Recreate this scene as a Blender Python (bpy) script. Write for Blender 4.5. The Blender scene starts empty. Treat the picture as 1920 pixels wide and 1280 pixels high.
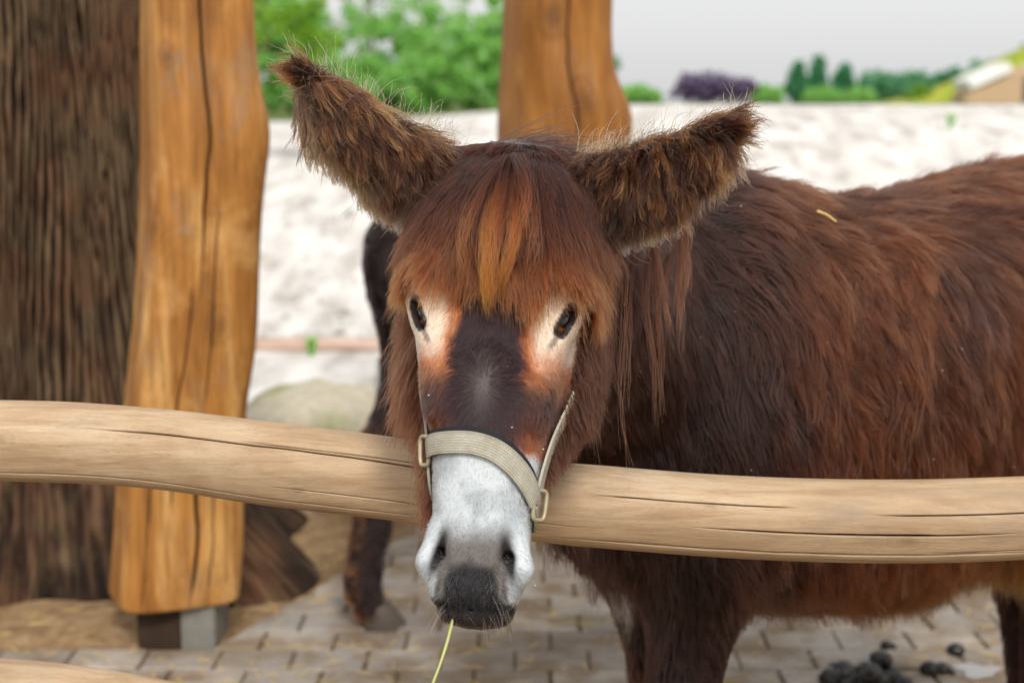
import bpy, math, random, time
import numpy as np
from mathutils import Vector, Matrix, kdtree

T0 = time.time()
rng = np.random.default_rng(7)
random.seed(7)
S = bpy.context.scene
COL = S.collection

# ------------------------------------------------------------------ camera, world, sun, exposure
PITCH = math.radians(9.5)
CAM_H = 1.5
FPX = 2667.0
cd = bpy.data.cameras.new('camera')
cam = bpy.data.objects.new('camera', cd)
COL.objects.link(cam)
cam.location = (0, 0, CAM_H)
cam.rotation_euler = (math.radians(90) - PITCH, 0, 0)
cd.sensor_width = 36.0
cd.lens = FPX / 1920 * 36.0
cd.clip_start = 0.05
cd.clip_end = 2000
cd.dof.use_dof = True
cd.dof.focus_distance = 1.84
cd.dof.aperture_fstop = 3.3
S.camera = cam

SUN_EL, SUN_AZ = math.radians(42), math.radians(14)      # high, behind the camera a little to the right
w = bpy.data.worlds.new('World')
S.world = w
w.use_nodes = True
nt = w.node_tree
nt.nodes.clear()
sky = nt.nodes.new('ShaderNodeTexSky')
sky.sky_type = 'NISHITA'
sky.sun_disc = False
sky.sun_elevation = SUN_EL
sky.sun_rotation = math.pi + SUN_AZ
sky.air_density = 1.0
sky.dust_density = 4.0
sky.ozone_density = 1.0
hs = nt.nodes.new('ShaderNodeHueSaturation')
hs.inputs['Saturation'].default_value = 0.10
mixw = nt.nodes.new('ShaderNodeMix')
mixw.data_type = 'RGBA'
mixw.inputs[0].default_value = 0.65
mixw.inputs[7].default_value = (6.0, 6.0, 6.05, 1)          # even cloud cover
bg = nt.nodes.new('ShaderNodeBackground')
bg.inputs['Strength'].default_value = 0.10
wo = nt.nodes.new('ShaderNodeOutputWorld')
nt.links.new(sky.outputs[0], hs.inputs['Color'])
nt.links.new(hs.outputs[0], mixw.inputs[6])
nt.links.new(mixw.outputs[2], bg.inputs['Color'])
nt.links.new(bg.outputs[0], wo.inputs['Surface'])

sl = bpy.data.lights.new('sun', 'SUN')
sun = bpy.data.objects.new('sun', sl)
COL.objects.link(sun)
sl.energy = 1.5
sl.angle = math.radians(14)
sl.color = (1.0, 0.95, 0.88)
# light travels from behind the camera down into the scene
sd = Vector((-math.sin(SUN_AZ) * math.cos(SUN_EL), math.cos(SUN_AZ) * math.cos(SUN_EL), -math.sin(SUN_EL)))
sun.rotation_euler = sd.to_track_quat('-Z', 'Y').to_euler()

S.view_settings.view_transform = 'Standard'
S.view_settings.look = 'None'
S.view_settings.exposure = 0.75
S.view_settings.gamma = 1.0
S.view_settings.use_curve_mapping = False
S.cycles.max_bounces = 7
S.cycles.diffuse_bounces = 3
S.cycles.glossy_bounces = 3
S.cycles.transmission_bounces = 5
S.cycles.transparent_max_bounces = 6
S.cycles.sample_clamp_indirect = 6.0
S.cycles.adaptive_threshold = 0.015

# ------------------------------------------------------------------ helpers
CP, SP = math.cos(PITCH), math.sin(PITCH)


def at(px, py, Y):
    """world point that stands at distance Y (metres forward) where the photograph shows pixel (px, py)"""
    u = (px - 960) / FPX
    v = (py - 640) / FPX
    t = Y / (CP - v * SP)
    return np.array((t * u, Y, CAM_H + t * (-SP - v * CP)))


def gnd(px, py, z=0.0):
    u = (px - 960) / FPX
    v = (py - 640) / FPX
    t = (CAM_H - z) / (SP + v * CP)
    return np.array((t * u, t * (CP - v * SP), z))


def lin(r, g, b):
    f = lambda c: ((c / 255 + 0.055) / 1.055) ** 2.4 if c > 10 else c / 255 / 12.92
    return np.array((f(r), f(g), f(b)))


def unit(v):
    v = np.asarray(v, float)
    return v / (np.linalg.norm(v, axis=-1, keepdims=True) + 1e-12)


def hash3(ix, iy, iz, seed):
    h = (ix.astype(np.int64) * 374761393 + iy.astype(np.int64) * 668265263 + iz.astype(np.int64) * 2147483647 + seed * 1274126177) & 0xFFFFFFFF
    h = ((h ^ (h >> 13)) * 1274126177) & 0xFFFFFFFF
    h = h ^ (h >> 16)
    return (h & 0xFFFF) / 65535.0


def vnoise(x, y, z, seed=0):
    """value noise in 0..1"""
    x, y, z = np.broadcast_arrays(x, y, z)
    ix, iy, iz = np.floor(x), np.floor(y), np.floor(z)
    fx, fy, fz = x - ix, y - iy, z - iz
    fx, fy, fz = (f * f * (3 - 2 * f) for f in (fx, fy, fz))
    r = 0
    for a in (0, 1):
        for b in (0, 1):
            for c in (0, 1):
                wgt = (fx if a else 1 - fx) * (fy if b else 1 - fy) * (fz if c else 1 - fz)
                r = r + wgt * hash3(ix + a, iy + b, iz + c, seed)
    return r


def fbm(x, y, z, seed=0, oct=3):
    r, a, t = 0, 1.0, 0
    for k in range(oct):
        r = r + a * vnoise(x * 2 ** k, y * 2 ** k, z * 2 ** k, seed + k)
        t += a
        a *= 0.5
    return r / t


def smooth(e0, e1, x):
    t = np.clip((x - e0) / (e1 - e0), 0, 1)
    return t * t * (3 - 2 * t)


def mesh_np(name, V, F, mat=None, parent=None, shade=True, loc=None, attrs=None):
    """V (n,3); F (m,4) or (m,3) arrays or a list of polygons"""
    me = bpy.data.meshes.new(name)
    V = np.asarray(V, np.float32)
    if isinstance(F, np.ndarray):
        k = F.shape[1]
        me.vertices.add(len(V))
        me.vertices.foreach_set('co', V.ravel())
        me.loops.add(F.size)
        me.loops.foreach_set('vertex_index', F.astype(np.int32).ravel())
        me.polygons.add(len(F))
        me.polygons.foreach_set('loop_start', np.arange(0, F.size, k, dtype=np.int32))
        me.update(calc_edges=True)
    else:
        me.from_pydata([tuple(map(float, v)) for v in V], [], [tuple(map(int, f)) for f in F])
    if shade:
        me.polygons.foreach_set('use_smooth', np.ones(len(me.polygons), bool))
    me.validate()
    me.update()
    if attrs:
        for an, val in attrs.items():
            val = np.asarray(val, np.float32)
            if val.ndim == 1:
                a = me.attributes.new(an, 'FLOAT', 'POINT')
                a.data.foreach_set('value', val)
            else:
                if val.shape[1] == 3:
                    val = np.concatenate([val, np.ones((len(val), 1), np.float32)], 1)
                a = me.attributes.new(an, 'FLOAT_COLOR', 'POINT')
                a.data.foreach_set('color', val.ravel())
    if mat:
        me.materials.append(mat)
    o = bpy.data.objects.new(name, me)
    COL.objects.link(o)
    if parent:
        o.parent = parent
    if loc is not None:
        o.location = loc
    return o


def tag(o, label=None, cat=None, group=None, kind=None):
    if label:
        o['label'] = label
    if cat:
        o['category'] = cat
    if group:
        o['group'] = group
    if kind:
        o['kind'] = kind
    return o


def thing(name, label, cat, loc=(0, 0, 0), group=None):
    o = bpy.data.objects.new(name, None)
    o.empty_display_size = 0.1
    COL.objects.link(o)
    o.location = loc
    return tag(o, label, cat, group)


# ---- materials
class NB:
    def __init__(self, name):
        self.m = bpy.data.materials.new(name)
        self.m.use_nodes = True
        self.t = self.m.node_tree
        self.t.nodes.clear()
        self.out = self.n('ShaderNodeOutputMaterial')

    def n(self, typ, **kw):
        nd = self.t.nodes.new(typ)
        for k, v in kw.items():
            setattr(nd, k, v)
        return nd

    def l(self, a, b):
        self.t.links.new(a, b)

    def put(self, sock, val):
        if hasattr(val, 'is_output') or isinstance(val, bpy.types.NodeSocket):
            self.l(val, sock)
        else:
            if isinstance(val, (tuple, list, np.ndarray)) and len(val) == 3 and sock.type == 'RGBA':
                val = tuple(val) + (1,)
            sock.default_value = val

    def coords(self, scale=(1, 1, 1), kind='Object', loc=(0, 0, 0), rot=(0, 0, 0)):
        tc = self.n('ShaderNodeTexCoord')
        mp = self.n('ShaderNodeMapping')
        self.l(tc.outputs[kind], mp.inputs[0])
        mp.inputs['Scale'].default_value = scale
        mp.inputs['Location'].default_value = loc
        mp.inputs['Rotation'].default_value = rot
        return mp.outputs[0]

    def noise(self, vec, scale, detail=4, rough=0.55, dist=0.0):
        nd = self.n('ShaderNodeTexNoise')
        self.l(vec, nd.inputs['Vector'])
        nd.inputs['Scale'].default_value = scale
        nd.inputs['Detail'].default_value = detail
        nd.inputs['Roughness'].default_value = rough
        nd.inputs['Distortion'].default_value = dist
        return nd.outputs[0]

    def ramp(self, fac, stops, interp='LINEAR'):
        nd = self.n('ShaderNodeValToRGB')
        nd.color_ramp.interpolation = interp
        els = nd.color_ramp.elements
        while len(els) < len(stops):
            els.new(0.5)
        for e, (p, c) in zip(els, stops):
            e.position = p
            c = (c, c, c) if isinstance(c, (int, float)) else tuple(c)
            e.color = tuple(c) + (1,)
        self.l(fac, nd.inputs[0])
        return nd.outputs[0]

    def mix(self, fac, a, b, mode='MIX'):
        nd = self.n('ShaderNodeMix', data_type='RGBA', blend_type=mode)
        self.put(nd.inputs[0], fac)
        self.put(nd.inputs[6], a)
        self.put(nd.inputs[7], b)
        return nd.outputs[2]

    def math(self, op, a, b=0.0, clamp=False):
        nd = self.n('ShaderNodeMath', operation=op)
        nd.use_clamp = clamp
        self.put(nd.inputs[0], a)
        self.put(nd.inputs[1], b)
        return nd.outputs[0]

    def attr(self, name, out='Color'):
        nd = self.n('ShaderNodeAttribute')
        nd.attribute_name = name
        return nd.outputs[out]

    def bump(self, h, strength=0.3, dist=0.01):
        nd = self.n('ShaderNodeBump')
        nd.inputs['Strength'].default_value = strength
        nd.inputs['Distance'].default_value = dist
        self.l(h, nd.inputs['Height'])
        return nd.outputs[0]

    def principled(self, color, rough=0.7, normal=None, spec=0.3, **kw):
        p = self.n('ShaderNodeBsdfPrincipled')
        self.put(p.inputs['Base Color'], color)
        self.put(p.inputs['Roughness'], rough)
        self.put(p.inputs['Specular IOR Level'], spec)
        if normal is not None:
            self.l(normal, p.inputs['Normal'])
        for k, v in kw.items():
            self.put(p.inputs[k], v)
        self.l(p.outputs[0], self.out.inputs['Surface'])
        return self.m


def mat_plain(name, c, rough=0.7, spec=0.3, var=0.25, scale=30, **kw):
    b = NB(name)
    n = b.noise(b.coords(), scale)
    col = b.mix(n, tuple(np.array(c) * (1 - var)), tuple(np.minimum(np.array(c) * (1 + var), 1)))
    return b.principled(col, rough, b.bump(n, 0.2, 0.002), spec, **kw)


# ------------------------------------------------------------------ ground
def mat_ground():
    b = NB('sandy_ground')
    co = b.coords()
    geo = b.n('ShaderNodeNewGeometry')
    sep = b.n('ShaderNodeSeparateXYZ')
    b.l(geo.outputs['Position'], sep.inputs[0])
    n1 = b.noise(b.coords((1, 0.30, 1)), 3.6, 5, 0.62)
    n2 = b.noise(co, 14, 5, 0.7)
    n3 = b.noise(co, 90, 3, 0.6)
    near = b.ramp(n2, [(0.3, lin(112, 88, 60)), (0.55, lin(160, 132, 98)), (0.75, lin(190, 165, 130))])
    near = b.mix(b.math('MULTIPLY', n3, 0.35), near, lin(90, 70, 48), 'MIX')
    bank = b.ramp(n1, [(0.34, lin(164, 156, 148)), (0.47, lin(206, 201, 194)), (0.62, lin(230, 227, 223))])
    bank = b.mix(b.ramp(n2, [(0.4, 0.0), (0.6, 0.35)]), bank, lin(208, 203, 197))
    fy = b.math('ADD', sep.outputs['Y'], b.math('MULTIPLY', n1, 2.0))
    fac = b.ramp(b.math('DIVIDE', fy, 20.0), [(0.30, 0.0), (0.40, 1.0)])
    col = b.mix(fac, near, bank)
    far = b.ramp(b.math('DIVIDE', fy, 100.0), [(0.26, 0.0), (0.30, 1.0)])
    col = b.mix(far, col, b.ramp(n2, [(0.3, lin(70, 92, 40)), (0.7, lin(110, 120, 66))]))
    h = b.math('ADD', n2, b.math('MULTIPLY', n3, 0.5))
    return b.principled(col, 0.95, b.bump(h, 0.6, 0.02), 0.15)


def bank_height(x, y):
    top = 1.46 - 0.30 * smooth(2.0, -3.5, x)
    z = top * smooth(9.0, 21.0, y) ** 0.9
    wob = (fbm(x * 0.55, y * 0.55, 0 * x, 5, 3) - 0.5)
    return z + wob * 0.07 * smooth(8.8, 11, y) * smooth(40, 20, y) + (fbm(x * 3, y * 3, 0 * x, 9, 3) - 0.5) * 0.045 * smooth(8.8, 10, y) * smooth(30, 18, y)


def build_ground():
    ys = np.concatenate([np.arange(-8, 3, 1.0), np.arange(3, 7, 0.05), np.arange(7, 24, 0.11), np.arange(24, 60, 2), np.array([60, 80, 110, 150, 200, 280, 400, 700, 1100])])
    xh = np.concatenate([np.arange(0, 2.4, 0.05), np.arange(2.4, 9, 0.12), np.arange(9, 30, 1.5), np.array([30, 45, 70, 110, 180, 300, 600, 1000])])
    xs = np.concatenate([-xh[:0:-1], xh])
    X, Y = np.meshgrid(xs, ys, indexing='ij')
    Z = bank_height(X, Y)
    # loose earth humps beside the paving, kept under the pavers' bed elsewhere
    off = smooth(0.02, 0.25, pave_edge(Y) - X) * smooth(3.74, 3.95, Y) * smooth(8.5, 6, Y)
    Z = Z + off * (fbm(X * 5, Y * 5, 0 * X, 3, 4) - 0.35) * 0.05
    V = np.stack([X, Y, Z], -1).reshape(-1, 3)
    nx, ny = X.shape
    I = np.arange(nx * ny).reshape(nx, ny)
    F = np.stack([I[:-1, :-1], I[1:, :-1], I[1:, 1:], I[:-1, 1:]], -1).reshape(-1, 4)
    o = mesh_np('ground', V, F, mat_ground())
    tag(o, 'pale sandy ground rising to a bank behind the shelter', None, None, 'structure')


def pave_edge(y):
    """left edge of the paving (x) at distance y"""
    return np.where(np.asarray(y) < 3.74, -6.0, -0.80 + (np.asarray(y) - 3.8) * 0.435)


# ------------------------------------------------------------------ paving
def clip_poly(poly, f):
    out = []
    for i in range(len(poly)):
        a, c = poly[i], poly[(i + 1) % len(poly)]
        fa, fc = f(a), f(c)
        if fa >= 0:
            out.append(a)
        if (fa >= 0) != (fc >= 0):
            t = fa / (fa - fc)
            out.append((a[0] + (c[0] - a[0]) * t, a[1] + (c[1] - a[1]) * t))
    return out


def prism_from(poly, zt, zb, bev):
    c = np.mean(poly, 0)
    n = len(poly)
    P = np.array(poly)
    d = P - c
    L = np.linalg.norm(d, axis=1, keepdims=True)
    inner = P - d / L * bev * 1.3
    V = [(*p, zb) for p in P] + [(*p, zt - bev * 0.7) for p in P] + [(*p, zt) for p in inner]
    F = []
    for k in range(2):
        for i in range(n):
            j = (i + 1) % n
            F.append((k * n + i, k * n + j, (k + 1) * n + j, (k + 1) * n + i))
    F.append(tuple(range(2 * n, 3 * n)))
    return V, F


def mat_paver():
    b = NB('concrete_paver')
    co = b.coords(kind='Object')
    oi = b.n('ShaderNodeObjectInfo')
    geo = b.n('ShaderNodeNewGeometry')
    mp = b.n('ShaderNodeMapping')
    b.l(geo.outputs['Position'], mp.inputs[0])
    n1 = b.noise(mp.outputs[0], 6, 4, 0.6)
    n2 = b.noise(mp.outputs[0], 60, 4, 0.7)
    base = b.ramp(oi.outputs['Random'], [(0.0, lin(142, 134, 125)), (0.35, lin(162, 154, 144)), (0.7, lin(176, 166, 154)), (1.0, lin(152, 147, 141))])
    col = b.mix(b.ramp(n1, [(0.42, 0.0), (0.62, 0.8)]), base, lin(122, 100, 72))
    n0 = b.noise(mp.outputs[0], 1.7, 3, 0.6)
    col = b.mix(b.ramp(n0, [(0.45, 0.0), (0.65, 0.55)]), col, lin(104, 92, 78))
    col = b.mix(b.ramp(n2, [(0.55, 0.0), (0.75, 0.5)]), col, lin(100, 86, 68))
    return b.principled(col, b.ramp(n1, [(0.35, 0.55), (0.6, 0.85)]), b.bump(n2, 0.35, 0.004), 0.35)


def build_paving():
    m = mat_paver()
    root = bpy.data.objects.new('pavement', None)
    COL.objects.link(root)
    tag(root, 'beige grey concrete block paving under the shelter', None, None, 'structure')
    bed = NB('paving_bed')
    bm_ = bed.principled(bed.ramp(bed.noise(bed.coords(), 40), [(0.3, lin(84, 66, 44)), (0.7, lin(128, 106, 76))]), 0.95, None, 0.1)
    # bed sheet 4 mm above the ground, following the cut edge
    yy = np.array([-3, 3.739])
    V = [(-5, -3, 0.004), (6, -3, 0.004), (6, 3.74, 0.004), (-5, 3.74, 0.004), (6, 6.2, 0.004), (float(pave_edge(6.2)), 6.2, 0.004), (float(pave_edge(3.741)), 3.74, 0.004)]
    mesh_np('paving_bed', V, [(0, 1, 2, 6, 3), (6, 2, 4, 5)], bm_, root, shade=False)
    LX, LY, gap = 0.202, 0.142, 0.009
    shared = []
    for k in range(5):
        a, c = (LX - gap) / 2, (LY - gap) / 2
        j = lambda: random.uniform(-0.0025, 0.0025)
        poly = [(-a + j(), -c + j()), (a + j(), -c + j()), (a + j(), c + j()), (-a + j(), c + j())]
        V, F = prism_from(poly, 0.016, -0.03, 0.007)
        o = mesh_np('paver', V, F, m, root, shade=False)
        shared.append(o.data)
        bpy.data.objects.remove(o)
    cand = []
    rows = int((6.1 - 2.6) / LY)
    for r in range(rows):
        yc = 2.6 + LY * (r + 0.5)
        offx = (0.5 if r % 2 else 0.0) * LX + random.uniform(-0.012, 0.012)
        for c in range(-14, 16):
            xc = c * LX + offx
            poly = [(xc - LX / 2 + gap / 2, yc - LY / 2 + gap / 2), (xc + LX / 2 - gap / 2, yc - LY / 2 + gap / 2),
                    (xc + LX / 2 - gap / 2, yc + LY / 2 - gap / 2), (xc - LX / 2 + gap / 2, yc + LY / 2 - gap / 2)]
            clipped = False
            if yc > 3.72:
                f = lambda p: p[0] - (-0.80 + (p[1] - 3.8) * 0.435)
                q = clip_poly(poly, f)
                if len(q) < 3:
                    continue
                A = 0.5 * abs(sum(q[i][0] * q[(i + 1) % len(q)][1] - q[(i + 1) % len(q)][0] * q[i][1] for i in range(len(q))))
                if A < 0.002:
                    continue
                clipped = len(q) != 4 or A < 0.98 * (LX - gap) * (LY - gap)
                poly = q
            cand.append((xc, yc, poly, clipped))
    def seen(xc, yc):
        t = yc / CP
        dz = CAM_H
        vv = (dz - t * SP) / (t * CP)
        # project (flat ground)
        fwd = yc * CP + CAM_H * SP
        up = yc * SP - CAM_H * CP
        px = 960 + FPX * xc / fwd
        py = 640 - FPX * up / fwd
        return -30 < px < 1950 and py < 1300 and not (px > 1400 and py < 1110) and py > 985
    rest_V, rest_F = [], []
    n = 0
    cand.sort(key=lambda c: c[1])
    for (xc, yc, poly, cl) in cand:
        dzr = random.uniform(-0.0025, 0.0025)
        if seen(xc, yc) and n < 300:
            n += 1
            if cl:
                cpt = np.mean(poly, 0)
                V, F = prism_from([(p[0] - cpt[0], p[1] - cpt[1]) for p in poly], 0.016, -0.03, 0.006)
                mesh_np('paver', V, F, m, root, shade=False, loc=(cpt[0], cpt[1], dzr))
            else:
                o = bpy.data.objects.new('paver', random.choice(shared))
                COL.objects.link(o)
                o.parent = root
                o.location = (xc, yc, dzr)
                o.rotation_euler = (random.uniform(-.008, .008), random.uniform(-.008, .008), random.uniform(-.012, .012))
        else:
            V, F = prism_from(poly, 0.016 + dzr, -0.03, 0.006)
            k = len(rest_V)
            rest_V += V
            rest_F += [tuple(i + k for i in f) for f in F]
    o = mesh_np('paver_field', rest_V, rest_F, m, root, shade=False)
    tag(o, None, None, None, 'stuff')
    print('pavers', n)


build_ground()
build_paving()


# ------------------------------------------------------------------ timber, trunk, stones
def loft(path, section, nseg, cap=True):
    """rings along path; section(i, theta) -> offsets (n,3)"""
    n = len(path)
    th = np.linspace(0, 2 * math.pi, nseg, endpoint=False)
    V = np.zeros((n, nseg, 3))
    for i in range(n):
        V[i] = path[i] + section(i, th)
    I = np.arange(n * nseg).reshape(n, nseg)
    J = np.roll(I, -1, 1)
    F = np.stack([I[:-1], J[:-1], J[1:], I[1:]], -1).reshape(-1, 4)
    V = V.reshape(-1, 3)
    if cap:
        k = len(V)
        c0, c1 = path[0], path[-1]
        V = np.concatenate([V, [c0, c1]])
        t0 = np.stack([J[0], I[0], np.full(nseg, k), np.full(nseg, k)], -1)
        t1 = np.stack([I[-1], J[-1], np.full(nseg, k + 1), np.full(nseg, k + 1)], -1)
        polys = [tuple(f) for f in F] + [tuple(f[:3]) for f in t0] + [tuple(f[:3]) for f in t1]
        return V, polys, th
    return V, F, th


def mat_wood(name, cols, axis, crack_col, grain=1.0, stain=None, rough=0.62, knots=None):
    """axis 'Z' for posts, 'X' for rails: grain stretched along it"""
    b = NB(name)
    sc = (1, 1, 0.06) if axis == 'Z' else (0.10, 1, 1)
    sc2 = (1, 1, 0.22) if axis == 'Z' else (0.30, 1, 1)
    co, co2 = b.coords(sc), b.coords(sc2)
    n0 = b.noise(co2, 9, 4, 0.6, 0.6)
    n1 = b.noise(co, 60 * grain, 6, 0.65, 0.4)
    n2 = b.noise(co, 190 * grain, 4, 0.7)
    n3 = b.noise(b.coords((1, 1, 1)), 5, 4, 0.6)
    col = b.ramp(n0, [(0.30, cols[0]), (0.5, cols[1]), (0.72, cols[2])])
    col = b.mix(b.ramp(n1, [(0.44, 0.0), (0.72, 0.75)]), col, cols[3])
    col = b.mix(b.ramp(n2, [(0.5, 0.0), (0.75, 0.45)]), col, cols[0])
    if stain is not None:
        n4 = b.noise(b.coords((1, 1, 0.5) if axis == 'Z' else (0.4, 1, 1), loc=(3.1, 1.7, 0.4)), 2.6, 4, 0.6, 0.8)
        col = b.mix(b.ramp(n4, [(0.52, 0.0), (0.66, 0.62)]), col, stain)
        col = b.mix(b.ramp(n3, [(0.56, 0.0), (0.72, 0.5)]), col, cols[2])
    n6 = b.noise(b.coords((1, 1, 0.35) if axis == 'Z' else (0.25, 1, 1)), 420 * grain, 3, 0.8)
    col = b.mix(b.ramp(n6, [(0.56, 0.0), (0.80, 0.55)]), col, tuple(np.array(cols[3]) * 0.55))
    n7 = b.noise(b.coords((1, 1, 0.6) if axis == 'Z' else (0.5, 1, 1), loc=(7.7, 2.2, 5.1)), 7, 5, 0.7, 0.5)
    col = b.mix(b.ramp(n7, [(0.54, 0.0), (0.70, 0.42)]), col, lin(134, 122, 108))
    ck = b.attr('crack', 'Fac')
    col = b.mix(b.ramp(ck, [(0.12, 0.0), (0.6, 1.0)]), col, crack_col)
    h = b.math('ADD', n1, b.math('MULTIPLY', n2, 0.5))
    return b.principled(col, rough, b.bump(h, 0.35, 0.004), 0.3)


OCHRE = [lin(132, 84, 34), lin(176, 120, 56), lin(214, 168, 104), lin(112, 68, 26)]
PALE = [lin(160, 133, 104), lin(188, 162, 130), lin(204, 182, 154), lin(150, 119, 86)]


def cracks_disp(u, th, R, cracks):
    """u along in metres, th angle; returns depth and mask"""
    d = np.zeros(np.broadcast(u, th).shape)
    mk = np.zeros_like(d)
    for (t0, u0, u1, wid, dep, wob, sd_) in cracks:
        L = u1 - u0
        s = np.clip((u - u0) / L, 0, 1)
        win = np.where((u > u0) & (u < u1), np.clip(np.sin(np.pi * s) * 1.8, 0, 1), 0)
        tc = t0 + wob * (vnoise(u * 3.1 + sd_, 0 * u, 0 * u, sd_) - 0.5) + 0.15 * wob * (vnoise(u * 22 + sd_, 0 * u, 0 * u, sd_ + 1) - 0.5)
        dt = (th - tc + np.pi) % (2 * np.pi) - np.pi
        g = np.exp(-(dt * R / (wid * (0.35 + 0.65 * win))) ** 2) * win
        d = d + dep * g
        mk = np.maximum(mk, g)
    return d, mk


def build_post(name, label, edges, Y, depth_half, zbot, ztop, rot, cracks, mat, seed, facet=2.9, group=None, knots=()):
    """upright log; edges = rows (py, px_left, px_right) read at distance Y, converted to world widths"""
    rowz, rc, rw = [], [], []
    for (py, xl, xr) in edges:
        a, c = at(xl, py, Y), at(xr, py, Y)
        rowz.append((a[2] + c[2]) / 2)
        rc.append((a[0] + c[0]) / 2)
        rw.append((c[0] - a[0]) / 2)
    o_ = np.argsort(rowz)
    rowz, rc, rw = np.array(rowz)[o_], np.array(rc)[o_], np.array(rw)[o_]
    zz = np.concatenate([[zbot, zbot + 0.0015, zbot + 0.003], np.arange(zbot + 0.008, ztop, 0.014)])
    cx = np.interp(zz, rowz, rc)
    hw = np.interp(zz, rowz, rw)
    kern = np.hanning(9)[1:-1]
    kern /= kern.sum()
    sm = lambda a: np.convolve(np.pad(a, 3, mode='edge'), kern, mode='valid')
    cx, hw = sm(cx), sm(hw)
    base = (float(cx[0]), Y, 0.0)
    path = np.stack([cx - cx[0], np.zeros_like(zz), zz], -1)
    nseg = 320
    masks = []

    def sec(i, th):
        p = th - rot
        r = (np.abs(np.cos(p)) ** facet + np.abs(np.sin(p)) ** facet) ** (-1 / facet)
        x = r * np.cos(th)
        y = r * np.sin(th)
        k = 1 / np.max(np.abs(x))
        z = zz[i]
        bumpy = 1 + 0.035 * (vnoise(np.cos(th) * 1.6 + 5, np.sin(th) * 1.6 + 5, 0 * th + z * 2.2, seed) - 0.5) + 0.008 * (vnoise(th * 6, 0 * th + z * 4, 0 * th, seed + 3) - 0.5)
        d, mk = cracks_disp(np.full_like(th, z), th, hw[i], cracks)
        for (t0, z0, kr) in knots:
            dt = (th - t0 + PI) % (2 * PI) - PI
            q = np.sqrt((dt * hw[i] / kr) ** 2 + ((z - z0) / (1.5 * kr)) ** 2)
            mk = np.maximum(mk, 0.34 * np.exp(-q ** 2) + 0.16 * np.exp(-((q - 1.25) / 0.22) ** 2))
            d = d - 0.006 * np.exp(-(q / 1.3) ** 2)
        masks.append(mk)
        f = bumpy - d / hw[i]
        endr = min(1.0, 0.99 + 0.01 * (z - zbot) / 0.004)
        return np.stack([x * k * hw[i] * f * endr, y * depth_half / np.max(np.abs(y)) * f * endr, 0 * th], -1)

    V, F, th = loft(path, sec, nseg)
    mk = np.concatenate([np.concatenate(masks), [0, 0]])
    root = thing(name, label, 'post', base, group)
    mesh_np('log', V, F, mat, root, attrs={'crack': mk})
    return root


wood_left = mat_wood('ochre_log', OCHRE, 'Z', lin(40, 22, 10), stain=lin(96, 58, 28))
L_EDGES = [(-500, 262, 470), (-160, 262, 474), (-60, 258, 478), (0, 257, 480), (60, 256, 482), (120, 257, 487), (180, 257, 497), (230, 257, 510), (270, 257, 511), (330, 256, 502), (400, 254, 495),
           (500, 250, 490), (600, 243, 487), (650, 238, 483), (700, 232, 475), (760, 226, 465), (850, 219, 462), (900, 213, 462), (1000, 207, 461), (1080, 201, 455), (1120, 197, 450), (1190, 194, 444)]
PI = math.pi
post_l = build_post('timber_post', 'thick ochre barked-off log post in front of the dark tree trunk', L_EDGES, 3.85, 0.165, 0.135, 2.9, 0.42,
                    [(-PI / 2 + 0.30, 0.9, 2.6, 0.0035, 0.02, 0.10, 3), (-PI / 2 + 0.42, 0.13, 0.62, 0.005, 0.03, 0.22, 8), (-PI / 2 + 0.10, 0.35, 1.1, 0.0022, 0.010, 0.12, 12),
                     (-PI / 2 + 0.75, 0.14, 0.55, 0.002, 0.010, 0.1, 22), (-PI / 2 - 0.2, 0.13, 0.6, 0.0018, 0.008, 0.12, 31), (-PI / 2 + 0.16, 1.7, 2.7, 0.002, 0.008, 0.1, 37), (-PI / 2 + 0.55, 0.6, 1.3, 0.002, 0.01, 0.1, 41)],
                    wood_left, 11, facet=4.2, knots=((-PI / 2 - 0.45, 1.18, 0.022), (-PI / 2 + 0.62, 0.92, 0.030), (-PI / 2 + 0.05, 0.52, 0.016), (-PI / 2 - 0.25, 1.62, 0.018)))
# footing block under the post: dark wood half and grey metal shoe
foot_m = mat_plain('dark_damp_wood', lin(58, 44, 34), 0.8, 0.2, 0.5, 24)
shoe_m = mat_plain('weathered_zinc', lin(120, 118, 110), 0.55, 0.5, 0.35, 30)


def box(name, c, h, mat, parent=None, bev=0.004):
    x, y, z = h
    V, F = [], []
    import bmesh
    bm = bmesh.new()
    bmesh.ops.create_cube(bm, size=1.0)
    for v in bm.verts:
        v.co = (v.co.x * 2 * x + c[0], v.co.y * 2 * y + c[1], v.co.z * 2 * z + c[2])
    if bev:
        bmesh.ops.bevel(bm, geom=bm.edges[:], offset=bev, segments=2, affect='EDGES')
    me = bpy.data.meshes.new(name)
    bm.to_mesh(me)
    bm.free()
    me.materials.append(mat)
    o = bpy.data.objects.new(name, me)
    COL.objects.link(o)
    if parent:
        o.parent = parent
    return o


bx = post_l.location.x
fl = at(256, 1200, 3.75)[0] - bx
fm = at(338, 1200, 3.75)[0] - bx
fr = at(402, 1200, 3.75)[0] - bx
box('footing_block', ((fl + fm) / 2, 0.01, 0.068), ((fm - fl) / 2, 0.10, 0.07), foot_m, post_l)
box('metal_shoe', ((fm + fr) / 2 + 0.002, 0.0, 0.068), ((fr - fm) / 2, 0.098, 0.071), shoe_m, post_l)

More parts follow.
